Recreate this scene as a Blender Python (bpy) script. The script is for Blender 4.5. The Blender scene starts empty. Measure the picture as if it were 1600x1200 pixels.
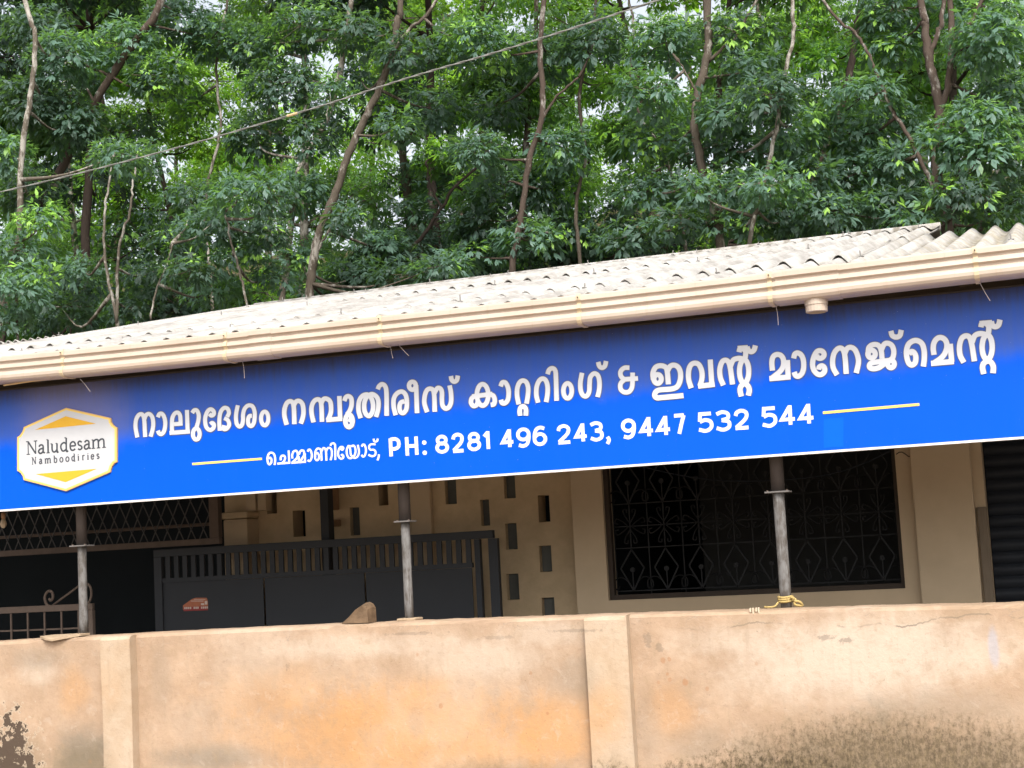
import bpy, bmesh, math, random
import numpy as np
from mathutils import Vector, Matrix
C = bpy.context.scene.collection
PI = math.pi

# ---------------------------------------------------------------- camera
F = 2400.0                                   # focal length in pixels of a 1600 x 1200 frame
XW = -np.array([-6736.0, 621.6, F]); XW /= np.linalg.norm(XW)
UW = np.array([-1150.0, -(1150 * 6736 + F * F) / 621.6, F]); UW /= np.linalg.norm(UW)
YW = np.cross(UW, XW)
ROT = np.stack([XW, YW, UW])                 # camera frame (x right, y down, z forward) -> world
EYE = np.array([1.185, -1.9, 1.65])
cam = bpy.data.cameras.new('camera'); camo = bpy.data.objects.new('camera', cam); C.objects.link(camo)
cam.sensor_width = 36; cam.lens = F / 1600 * 36; cam.clip_end = 2000; cam.clip_start = .05
M3 = Matrix([[ROT[i][0], -ROT[i][1], -ROT[i][2]] for i in range(3)])
camo.matrix_world = Matrix.Translation(Vector(EYE)) @ M3.to_4x4()
bpy.context.scene.camera = camo

# ---------------------------------------------------------------- sky, sun, exposure
SUN = Vector((.38, -.75, 1.0)).normalized()
W = bpy.data.worlds.new('World'); bpy.context.scene.world = W; W.use_nodes = True
wt = W.node_tree; bg = wt.nodes['Background']
sky = wt.nodes.new('ShaderNodeTexSky'); sky.sky_type = 'NISHITA'; sky.sun_disc = False
sky.sun_elevation = math.asin(SUN.z); sky.sun_rotation = math.atan2(SUN.x, SUN.y)
sky.dust_density = 6.0; sky.air_density = 1.0; sky.ozone_density = 1.0
hs_ = wt.nodes.new('ShaderNodeHueSaturation'); hs_.inputs['Saturation'].default_value = .35     # thin bright cloud veil
wt.links.new(sky.outputs[0], hs_.inputs['Color']); wt.links.new(hs_.outputs[0], bg.inputs[0]); bg.inputs[1].default_value = .15
sl = bpy.data.lights.new('sun', 'SUN'); slo = bpy.data.objects.new('sun', sl); C.objects.link(slo)
sl.energy = .92; sl.angle = math.radians(10.0); sl.color = (1, .95, .86)
slo.rotation_euler = SUN.to_track_quat('Z', 'Y').to_euler()
slo.location = (-4, -8, 14)
vs = bpy.context.scene.view_settings
vs.view_transform = 'Standard'; vs.look = 'None'; vs.exposure = 1.22; vs.gamma = 1
bpy.context.scene.cycles.max_bounces = 8
bpy.context.scene.cycles.transparent_max_bounces = 8

def at(px, py, Y):
    """the point at depth Y in the place seen at a pixel of the photograph"""
    r = ROT @ np.array([px - 800.0, py - 600.0, F]); t = (Y - EYE[1]) / r[1]
    return Vector((EYE[0] + r[0] * t, Y, EYE[2] + r[2] * t))

# ---------------------------------------------------------------- materials
class NT:
    def __init__(s, name, rough=.8, spec=.3):
        s.m = bpy.data.materials.new(name); s.m.use_nodes = True
        s.t = s.m.node_tree; s.p = s.t.nodes['Principled BSDF']
        s.p.inputs['Roughness'].default_value = rough; s.p.inputs['Specular IOR Level'].default_value = spec
        s.pos = s.n('ShaderNodeNewGeometry').outputs['Position']
    def n(s, kind, **kw):
        nd = s.t.nodes.new(kind)
        for k, v in kw.items(): setattr(nd, k, v)
        return nd
    def l(s, a, b): s.t.links.new(a, b)
    def put(s, sock, v):
        if hasattr(v, 'is_linked'): s.l(v, sock)
        else: sock.default_value = v
    def noise(s, scale, detail=4, rough=.55, stretch=(1, 1, 1), off=(0, 0, 0), dist=0):
        mp = s.n('ShaderNodeMapping'); s.l(s.pos, mp.inputs[0])
        mp.inputs['Scale'].default_value = stretch; mp.inputs['Location'].default_value = off
        nz = s.n('ShaderNodeTexNoise'); s.l(mp.outputs[0], nz.inputs['Vector'])
        nz.inputs['Scale'].default_value = scale; nz.inputs['Detail'].default_value = detail
        nz.inputs['Roughness'].default_value = rough; nz.inputs['Distortion'].default_value = dist
        return nz.outputs['Fac']
    def ramp(s, f, stops):
        r = s.n('ShaderNodeValToRGB'); s.l(f, r.inputs[0]); e = r.color_ramp.elements
        while len(e) < len(stops): e.new(.5)
        for k, (p, c) in enumerate(stops):
            e[k].position = p; e[k].color = (c if isinstance(c, tuple) else (c, c, c)) + (1,)
        return r.outputs[0]
    def step(s, f, a, b, lo=0., hi=1.):
        r = s.n('ShaderNodeMapRange'); r.interpolation_type = 'SMOOTHSTEP'; s.l(f, r.inputs[0])
        for k, v in zip((1, 2, 3, 4), (a, b, lo, hi)): r.inputs[k].default_value = v
        return r.outputs[0]
    def math(s, op, a, b=0., c=None):
        m = s.n('ShaderNodeMath', operation=op); s.put(m.inputs[0], a); s.put(m.inputs[1], b)
        if c is not None: s.put(m.inputs[2], c)
        return m.outputs[0]
    def mix(s, f, a, b, mode='MIX'):
        m = s.n('ShaderNodeMix', data_type='RGBA', blend_type=mode)
        s.put(m.inputs[0], f)
        for q, v in ((6, a), (7, b)): s.put(m.inputs[q], v if hasattr(v, 'is_linked') else tuple(v) + (1,))
        return m.outputs[2]
    def axis(s, k):
        x = s.n('ShaderNodeSeparateXYZ'); s.l(s.pos, x.inputs[0]); return x.outputs[k]
    def blob(s, cx, cz, rx, rz):
        """1 at the centre of a patch on the facade, 0 at its rim"""
        a = s.math('DIVIDE', s.math('SUBTRACT', s.axis(0), cx), rx); b = s.math('DIVIDE', s.math('SUBTRACT', s.axis(2), cz), rz)
        d = s.math('SQRT', s.math('ADD', s.math('MULTIPLY', a, a), s.math('MULTIPLY', b, b)))
        return s.math('SUBTRACT', 1.0, d)
    def col(s, v): s.put(s.p.inputs['Base Color'], v if hasattr(v, 'is_linked') else tuple(v) + (1,))
    def bump(s, h, strength=.3, dist=.01):
        b = s.n('ShaderNodeBump'); b.inputs['Strength'].default_value = strength; b.inputs['Distance'].default_value = dist
        s.l(h, b.inputs['Height']); s.l(b.outputs[0], s.p.inputs['Normal'])

def simple(name, c, rough=.7, spec=.3, var=.18, scale=14, metal=0., bump=.0, stretch=(1, 1, 1)):
    t = NT(name, rough, spec); t.p.inputs['Metallic'].default_value = metal
    n = t.noise(scale, 6, .6, stretch)
    t.col(t.mix(n, [x * (1 - var) for x in c], [min(1, x * (1 + var)) for x in c]))
    if bump: t.bump(n, bump, .01)
    return t.m

def wall_material(pale=False):
    t = NT('pale_limewash' if pale else 'weathered_limewash', .92, .15)
    big, mid, fine = t.noise(1.7, 5, .6), t.noise(6, 6, .65, off=(3, 0, 7)), t.noise(38, 5, .7)
    tiny = t.noise(160, 3, .6)
    cream, ochre, grey, white = (.375, .268, .185), (.42, .222, .088), (.19, .158, .122), (.435, .365, .295)
    c = t.mix(t.step(mid, .35, .66), (.31, .218, .148), cream)
    md0 = t.noise(14, 8, .75, off=(5, 2, 8), dist=.4); src0 = t.math('ADD', t.math('MULTIPLY', mid, .6), t.math('MULTIPLY', md0, .4))
    def area(px, py, rx, rz, lo=.05, hi=.75, amp=.9, src=None):
        p = at(px, py, 5.62); b = t.blob(p.x, p.z, rx, rz)
        return t.step(t.math('ADD', b, t.math('MULTIPLY', t.math('SUBTRACT', src or src0, .5), amp * 1.6)), lo, hi)
    if pale: cream = c = t.mix(t.step(mid, .3, .7), (.355, .26, .175), (.40, .315, .23))
    kp = .75 if pale else 1.
    for px, py, rx, rz, k in ((600, 1150, 1.25, .36, .62), (640, 1120, .8, .3, .45), (420, 1080, .7, .2, .35), (870, 1140, .45, .26, .6), (115, 1080, .16, .2, .4), (1050, 1110, .22, .22, .4), (700, 1180, .8, .2, .5), (955, 1110, .16, .22, .5), (180, 1070, .14, .2, .25)):
        c = t.mix(t.math('MULTIPLY', area(px, py, rx, rz), k * kp), c, ochre)
    for px, py, rx, rz, k in ((1330, 1030, .85, .30, .85), (1150, 1000, .5, .12, .5), (860, 990, .4, .1, .5), (560, 1010, .9, .1, .5), (1480, 1010, .5, .2, .5), (760, 1030, .6, .14, .45), (60, 1050, .2, .12, .5)):
        c = t.mix(t.math('MULTIPLY', area(px, py, rx, rz), k * kp), c, white)
    for px, py, rx, rz, k in ((130, 1170, .3, .2, .8), (330, 1185, .5, .11, .75), (1090, 1160, .25, .12, .4), (900, 1060, .2, .16, .4), (60, 1030, .3, .1, .45), (1010, 1130, .1, .3, .35), (1470, 1100, .6, .12, .35), (250, 1060, .1, .3, .3), (650, 1125, .07, .12, .3)):
        c = t.mix(t.math('MULTIPLY', area(px, py, rx, rz), k * kp), c, grey)
    # cloudy bleaching and grain
    md = t.noise(13, 7, .72, off=(1, 5, 2), dist=.6); c = t.mix(t.math('MULTIPLY', t.step(md, .5, .68), .38), c, (.27, .195, .12)); c = t.mix(t.math('MULTIPLY', t.step(md, .46, .3), .3), c, white)
    run = t.noise(11, 5, .65, (2.2, 1, .22), (0, 3, 1)); c = t.mix(t.math('MULTIPLY', t.step(run, .54, .72), .3), c, (.26, .20, .14))
    pit = t.noise(75, 3, .7); c = t.mix(t.math('MULTIPLY', t.step(pit, .66, .72), .5), c, (.12, .085, .055))
    c = t.mix(t.math('MULTIPLY', t.step(big, .45, .7), .3), c, white)
    c = t.mix(t.math('MULTIPLY', t.step(fine, .56, .72), .28), c, (.20, .145, .10))
    c = t.mix(t.math('MULTIPLY', t.step(tiny, .6, .75), .15), c, (.15, .11, .08))
    # hairline cracks under the coping
    v = t.n('ShaderNodeTexVoronoi', feature='DISTANCE_TO_EDGE'); mp = t.n('ShaderNodeMapping')
    mp.inputs['Scale'].default_value = (.9, 1, 3.2); t.l(t.pos, mp.inputs[0])
    wn = t.n('ShaderNodeTexNoise'); wn.inputs['Scale'].default_value = 5; wn.inputs['Detail'].default_value = 5; t.l(t.pos, wn.inputs['Vector'])
    vm = t.n('ShaderNodeVectorMath', operation='MULTIPLY_ADD'); t.l(wn.outputs['Color'], vm.inputs[0]); vm.inputs[1].default_value = (.5, .5, .5); t.l(mp.outputs[0], vm.inputs[2])
    t.l(vm.outputs[0], v.inputs['Vector']); v.inputs['Scale'].default_value = 2.6
    crack = t.step(v.outputs['Distance'], .006, .0, 0, 1)
    band = t.step(t.axis(2), 1.21, 1.25)
    c = t.mix(t.math('MULTIPLY', t.math('MULTIPLY', crack, band), .55), c, (.22, .19, .16))
    # a long ragged crack a hand below the coping, at the right
    cz_lo = at(1400, 972, 5.62).z - .015
    cz = t.math('ADD', t.math('MULTIPLY', t.noise(2.4, 7, .62, (1, 1, .02), (4, 0, 0)), .16), at(1400, 972, 5.62).z - .08)
    dcr = t.math('ABSOLUTE', t.math('SUBTRACT', t.axis(2), cz)); wob = t.noise(6, 4, .6, (1, 1, .1), (9, 0, 0))
    lon = t.math('MULTIPLY', t.step(t.axis(0), -.75, -.45), t.step(wob, .36, .5))
    c = t.mix(t.math('MULTIPLY', t.math('MULTIPLY', t.step(dcr, .006, .001), lon), .75), c, (.15, .125, .10))
    c = t.mix(t.math('MULTIPLY', t.math('MULTIPLY', t.step(t.axis(2), cz_lo, cz_lo + .01), .35), lon), c, (.30, .22, .145))
    for px, py, rr, k in ((1036, 1032, .018, .5), (1046, 1030, .014, .45), (1071, 1066, .02, .6), (1043, 1053, .01, .5), (1047, 1062, .013, .4), (1105, 1076, .013, .4), (1182, 1037, .012, .35), (689, 1103, .016, .55), (652, 1023, .012, .4), (1029, 1066, .012, .35), (855, 1115, .010, .6), (841, 1172, .01, .4), (829, 1052, .013, .4)):
        p = at(px, py, 5.62); c = t.mix(t.math('MULTIPLY', t.step(t.math('ADD', t.blob(p.x, p.z, rr, rr * 1.15), t.math('MULTIPLY', t.math('SUBTRACT', fine, .5), .9)), .1, .5), k), c, (.30, .15, .075))
    for px, py, rx, rz, k in ((1290, 996, .06, .02, .5), (1322, 1000, .045, .018, .55), (1012, 1000, .03, .05, .4), (1030, 1012, .03, .03, .4), (640, 990, .22, .012, .35), (900, 985, .2, .012, .35), (780, 996, .12, .014, .3), (450, 1042, .02, .02, .3)):
        p = at(px, py, 5.62); c = t.mix(t.math('MULTIPLY', t.step(t.math('ADD', t.blob(p.x, p.z, rx, rz), t.math('MULTIPLY', t.math('SUBTRACT', fine, .5), 2.6)), .15, .55), k), c, (.14, .115, .09))
    # rusty splash spots
    v2 = t.n('ShaderNodeTexVoronoi'); t.l(t.pos, v2.inputs['Vector']); v2.inputs['Scale'].default_value = 6.5; v2.inputs['Randomness'].default_value = 1
    sx = t.n('ShaderNodeSeparateColor'); t.l(v2.outputs['Color'], sx.inputs[0])
    spot = t.math('MULTIPLY', t.step(v2.outputs['Distance'], .13, .07), t.step(sx.outputs[0], .8, .83))
    c = t.mix(t.math('MULTIPLY', spot, .5), c, (.38, .2, .1))
    # algae rising from the foot and flaked plaster at the left
    for px, py, rx, rz in ((1400, 1215, 1.2, .42), (780, 1235, .7, .2), (20, 1200, .35, .3), (130, 1200, .35, .22)):
        c = t.mix(t.math('MULTIPLY', area(px, py, rx, rz), .66 * kp), c, (.13, .105, .068))
    st = t.noise(34, 7, .8, (1, 1, .8)); sp2 = t.noise(55, 6, .8, (1, 1, .6), (2, 0, 4)); alg = t.ramp(t.noise(42, 6, .8, (1, 1, .7), (7, 1, 0)), [(.36, (.022, .017, .010)), (.5, (.062, .047, .026)), (.64, (.16, .12, .068))])
    for px, py, rx, rz, k in ((1400, 1225, 1.05, .36, .7), (1180, 1235, .7, .2, .8), (800, 1240, .6, .12, .8), (560, 1250, .5, .1, .7), (960, 1260, .2, .26, .8), (175, 1250, .14, .2, .7)):
        p = at(px, py, 5.62); b = t.blob(p.x, p.z, rx, rz)
        m = t.step(t.math('ADD', t.math('MULTIPLY', b, 1.1), t.math('MULTIPLY', t.math('SUBTRACT', st, .5), 2.4)), -.05, .55)
        m = t.math('MULTIPLY', t.math('MULTIPLY', m, t.step(b, -.12, .12)), t.step(sp2, .40, .56, .35, 1.))
        c = t.mix(t.math('MULTIPLY', m, k), c, alg)
    p = at(22, 1190, 5.62); b = t.blob(p.x, p.z, .26, .42); fl = t.noise(13, 7, .7, off=(9, 2, 1))
    f1 = t.step(t.math('ADD', b, t.math('MULTIPLY', t.math('SUBTRACT', fl, .5), 3.2)), .5, .56)
    f0 = t.step(t.math('ADD', b, t.math('MULTIPLY', t.math('SUBTRACT', fl, .5), 3.2)), .36, .42)
    c = t.mix(t.math('MULTIPLY', f0, .6), c, (.40, .33, .25)); c = t.mix(f1, c, (.072, .052, .038))
    p = at(1552, 1010, 5.62); b = t.blob(p.x, p.z, .035, .13)
    c = t.mix(t.math('MULTIPLY', t.step(t.math('ADD', b, t.math('MULTIPLY', t.math('SUBTRACT', mid, .5), .8)), .1, .6), .55), c, (.3, .31, .36))
    t.col(c)
    h = t.math('ADD', t.math('MULTIPLY', mid, .6), t.math('ADD', t.math('MULTIPLY', fine, .5), t.math('MULTIPLY', f1, -.8)))
    t.bump(h, .45, .012)
    return t.m

def blue_material():
    t = NT('printed_blue_vinyl', .5, .1)
    streak = t.noise(9, 5, .6, (6, 1, .35)); cloud = t.noise(2.2, 5, .6)
    z = t.axis(2)
    # eave shade painted into the blue: a greyer upper band with a ragged lower edge
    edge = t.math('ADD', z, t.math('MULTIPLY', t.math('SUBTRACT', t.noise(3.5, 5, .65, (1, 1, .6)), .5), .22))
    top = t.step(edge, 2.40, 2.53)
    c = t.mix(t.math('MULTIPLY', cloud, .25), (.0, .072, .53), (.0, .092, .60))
    eave_shade = t.math('MULTIPLY', top, t.step(streak, .2, .8, .34, .52))
    c = t.mix(eave_shade, c, (.085, .115, .20))
    top_shade = t.step(t.math('ADD', z, t.math('MULTIPLY', t.math('SUBTRACT', streak, .5), .08)), 2.66, 2.80)
    c = t.mix(t.math('MULTIPLY', top_shade, .8), c, (.045, .043, .06))  # darkest strip along the top: gutter shade put into the colour
    p = at(110, 640, 5.7); b = t.blob(p.x, p.z, .5, .42)
    c = t.mix(t.math('MULTIPLY', t.step(t.math('ADD', b, t.math('MULTIPLY', t.math('SUBTRACT', cloud, .5), .6)), 0, .7), .45), c, (.22, .19, .24))
    sp = t.noise(120, 2, .5); c = t.mix(t.math('MULTIPLY', t.step(sp, .74, .78), .5), c, (.6, .65, .75))
    t.col(c); t.bump(t.noise(1.4, 2, .5, (1, 1, .5)), .3, .05)
    t.put(t.p.inputs['Roughness'], t.step(streak, .2, .8, .35, .55))
    return t.m

def roof_material():
    t = NT('bleached_asbestos_sheet', .9, .2)
    a, b, d = t.noise(1.3, 5, .6), t.noise(9, 6, .7, (1, .35, 1)), t.noise(60, 5, .75, (.25, 1, 1))
    c = t.mix(t.step(b, .3, .7), (.235, .222, .205), (.385, .375, .355))
    c = t.mix(t.math('MULTIPLY', t.step(a, .45, .7), .5), c, (.47, .462, .445))
    c = t.mix(t.math('MULTIPLY', t.step(d, .52, .7), .5), c, (.17, .15, .12))
    x = t.axis(0)
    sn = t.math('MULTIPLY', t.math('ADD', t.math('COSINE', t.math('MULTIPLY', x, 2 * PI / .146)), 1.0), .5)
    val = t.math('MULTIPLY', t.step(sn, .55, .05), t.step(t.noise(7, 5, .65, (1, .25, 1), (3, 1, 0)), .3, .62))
    c = t.mix(t.math('MULTIPLY', val, .85), c, (.13, .115, .09))  # streaky valley dirt that also paints in the shading of the corrugations
    mossy = t.math('MULTIPLY', t.step(x, -.2, 1.2), t.step(t.noise(14, 6, .7), .45, .65))
    c = t.mix(t.math('MULTIPLY', mossy, .75), c, (.30, .25, .14))
    t.col(c); t.bump(d, .35, .008); return t.m

def gutter_material():
    t = NT('cream_pvc', .45, .4)
    a, s_ = t.noise(2.0, 5, .6), t.noise(16, 5, .7, (2, 1, .3))
    c = t.mix(t.step(a, .35, .65), (.39, .312, .248), (.43, .358, .295))
    c = t.mix(t.math('MULTIPLY', t.step(s_, .54, .75), .3), c, (.34, .22, .13))
    t.col(c); return t.m

def bark_material(name, dark, pale, cover=.5):
    t = NT(name, .95, .1)
    pt = t.noise(5, 6, .7, (1.2, 1.2, .6)); fn = t.noise(28, 5, .7, (1, 1, .5)); rg = t.noise(40, 4, .6, (1, 1, .12))
    c = t.mix(fn, [k * .6 for k in dark], dark)
    c = t.mix(t.step(pt, cover, cover + .09), c, pale)
    c = t.mix(t.math('MULTIPLY', t.step(rg, .5, .75), .5), c, [k * .45 for k in dark])
    t.col(c); t.bump(fn, .6, .02); return t.m

def leaf_material(name, base, young, trans, tf=.34):
    t = NT(name, .5, .42)
    at_ = t.n('ShaderNodeAttribute', attribute_name='leaf_age'); f = at_.outputs['Fac']
    c = t.ramp(f, [(0, tuple(k * .55 for k in base)), (.45, base), (.86, tuple(k * 1.5 for k in base)), (.92, young), (1, tuple(min(1, k * 1.4) for k in young))])
    t.col(c)
    tr = t.n('ShaderNodeBsdfTranslucent')
    t.l(t.mix(t.step(f, .1, .95), tuple(k * .55 for k in trans), trans), tr.inputs[0])
    mx = t.n('ShaderNodeMixShader'); mx.inputs[0].default_value = tf
    t.l(t.p.outputs[0], mx.inputs[1]); t.l(tr.outputs[0], mx.inputs[2])
    t.l(mx.outputs[0], t.t.nodes['Material Output'].inputs[0]); return t.m

def post_material():
    t = NT('peeling_paint_post', .8, .25)
    g = t.noise(26, 6, .7, (1.2, 1.2, .5)); z = t.axis(2)
    c = t.mix(t.step(g, .4, .62), (.085, .076, .068), (.155, .152, .15))
    c = t.mix(t.math('MULTIPLY', t.step(t.noise(20, 5, .7, (1.6, 1.6, .12), (4, 2, 0)), .58, .66), .5), c, (.27, .27, .27))
    t.col(c); t.bump(g, .4, .01); return t.m

MAT = dict(
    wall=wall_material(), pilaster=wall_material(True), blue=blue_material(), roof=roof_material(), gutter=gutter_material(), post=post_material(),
    white=simple('white_vinyl', (.54, .56, .60), .5, .3, .04, 30), trim=simple('white_edge_trim', (.60, .58, .58), .5, .3, .06),
    yellow=simple('yellow_vinyl', (.58, .33, .025), .5, .3, .06), paleyellow=simple('pale_yellow_vinyl', (.72, .52, .14), .5, .3, .05),
    gold=simple('gold_border_vinyl', (.62, .40, .14), .5, .3, .06), letter=simple('dark_grey_ink', (.05, .055, .065), .6, .2, .05),
    greyletter=simple('mid_grey_ink', (.08, .085, .10), .6, .2, .05),
    plaster=simple('beige_distemper', (.52, .40, .265), .9, .15, .14, 5, bump=.15), plaster2=simple('rough_beige_render', (.56, .425, .265), .95, .1, .25, 9, bump=.6),
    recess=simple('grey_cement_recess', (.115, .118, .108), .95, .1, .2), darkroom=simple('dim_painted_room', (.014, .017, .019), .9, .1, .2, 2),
    gate=simple('charcoal_gate_paint', (.035, .037, .041), .6, .25, .12, 6), mesh=simple('grey_steel_mesh', (.06, .057, .054), .6, .3, .2),
    rust=simple('rusty_brown_steel', (.10, .074, .058), .8, .2, .3, 18), grille=simple('grey_grille_paint', (.0095, .0095, .010), .6, .3, .15),
    frame=simple('brown_window_frame', (.05, .036, .026), .7, .25, .2), shutter=simple('dark_blue_shutter', (.018, .021, .027), .55, .25, .15),
    upper=simple('dark_red_oxide_pipe', (.045, .036, .032), .7, .3, .3, 12), flange=simple('grey_flange_plate', (.12, .112, .107), .7, .3, .2),
    rope=simple('yellow_nylon_rope', (.38, .28, .11), .8, .2, .35, 160, bump=.5), stone=simple('brown_laterite_stone', (.135, .09, .056), .95, .1, .6, 22, bump=.7),
    flake=simple('loose_cement_flake', (.33, .25, .17), .95, .1, .25, 20, bump=.4), wire=simple('thin_tie_wire', (.30, .26, .25), .6, .3),
    bracket=simple('yellowed_plastic_clip', (.50, .40, .265), .5, .35, .1), cable=simple('grey_weathered_cable', (.19, .19, .175), .7, .25, .25, 60),
    tie=simple('tan_tape', (.55, .40, .22), .8, .2), bulb=simple('cream_bulb_glass', (.55, .45, .32), .3, .5, .1), cap=simple('brass_bulb_cap', (.32, .18, .10), .5, .4, .1),
    sticker=simple('orange_sticker', (.42, .14, .07), .6, .3, .3, 40), stickertext=simple('pale_sticker_print', (.62, .52, .44), .6, .3, .1), stickerlow=simple('red_sticker_band', (.30, .05, .045), .6, .3, .2),
    partition=simple('grey_partition_paint', (.04, .04, .038), .9, .1, .15, 3),
    gable=simple('grey_gable_board', (.30, .31, .32), .85, .2, .15, 8),
    outline=simple('slate_outline_vinyl', (.09, .11, .19), .5, .2, .1, 30),
    patch=simple('fresh_blue_vinyl_patch', (.0, .092, .60), .5, .1, .05, 30),
    lime=simple('cream_limewash', (.50, .42, .31), .9, .1, .08),
    plaque=simple('white_plaque_face', (.46, .47, .49), .5, .25, .05, 20),
    drum=simple('dark_plastic_drum', (.018, .02, .022), .5, .3, .2), floor=simple('cement_floor', (.28, .25, .22), .9, .2, .2), rafter=simple('weathered_rafter', (.06, .045, .032), .9, .1, .3, 16),
    hook=simple('galvanised_hook', (.20, .19, .18), .6, .4), timber=simple('grey_timber', (.18, .14, .10), .9, .1, .3, 30, stretch=(4, 4, .3)),
    jut=simple('laterite_jamb', (.30, .19, .11), .95, .1, .3, 25, bump=.5),
    bark=bark_material('mottled_brown_bark', (.115, .095, .075), (.29, .27, .24), .53), palebark=bark_material('pale_lichen_bark', (.14, .12, .095), (.32, .305, .27), .48),
    redbark=bark_material('reddish_bark', (.10, .076, .062), (.28, .26, .235), .54), darkbark=bark_material('dark_bark', (.06, .046, .038), (.14, .12, .10), .6),
    leaf=leaf_material('dark_rubber_leaf', (.076, .134, .110), (.20, .36, .06), (.30, .60, .10), .34),
    leaflow=leaf_material('shaded_leaf', (.040, .078, .058), (.13, .26, .05), (.14, .30, .06), .24),  # under-canopy shade painted in as a darker leaf green
    leafmid=leaf_material('green_rubber_leaf', (.085, .165, .085), (.22, .42, .04), (.38, .74, .08), .42),  # brightened green stands in for light coming through the leaves
    leafback=leaf_material('backlit_rubber_leaf', (.085, .19, .045), (.24, .44, .035), (.48, .85, .06), .50),  # backlit glow of the far leaves painted in as bright yellow-green
)

# ---------------------------------------------------------------- helpers
def tag(o, label=None, cat=None, group=None, kind=None):
    if label: o['label'] = label
    if cat: o['category'] = cat
    if group: o['group'] = group
    if kind: o['kind'] = kind
    return o
def wloc(o):
    v = Vector((0, 0, 0))
    while o is not None: v += o.location; o = o.parent
    return v
def thing(name, label, cat, loc, group=None):
    o = bpy.data.objects.new(name, None); C.objects.link(o); o.location = loc; o.empty_display_size = .1
    return tag(o, label, cat, group)
def obj(name, vf, mat, parent=None, smooth=False, loc=None):
    """ONE mesh object from world-space vertices and faces"""
    vv, ff = vf
    o_ = wloc(parent) if parent else Vector(loc or (0, 0, 0))
    me = bpy.data.meshes.new(name); me.from_pydata([tuple(Vector(v) - o_) for v in vv], [], ff); me.validate()
    me.materials.append(mat)
    if smooth: me.polygons.foreach_set('use_smooth', [True] * len(me.polygons))
    o = bpy.data.objects.new(name, me); C.objects.link(o)
    if parent: o.parent = parent
    else: o.location = o_
    return o
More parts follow.
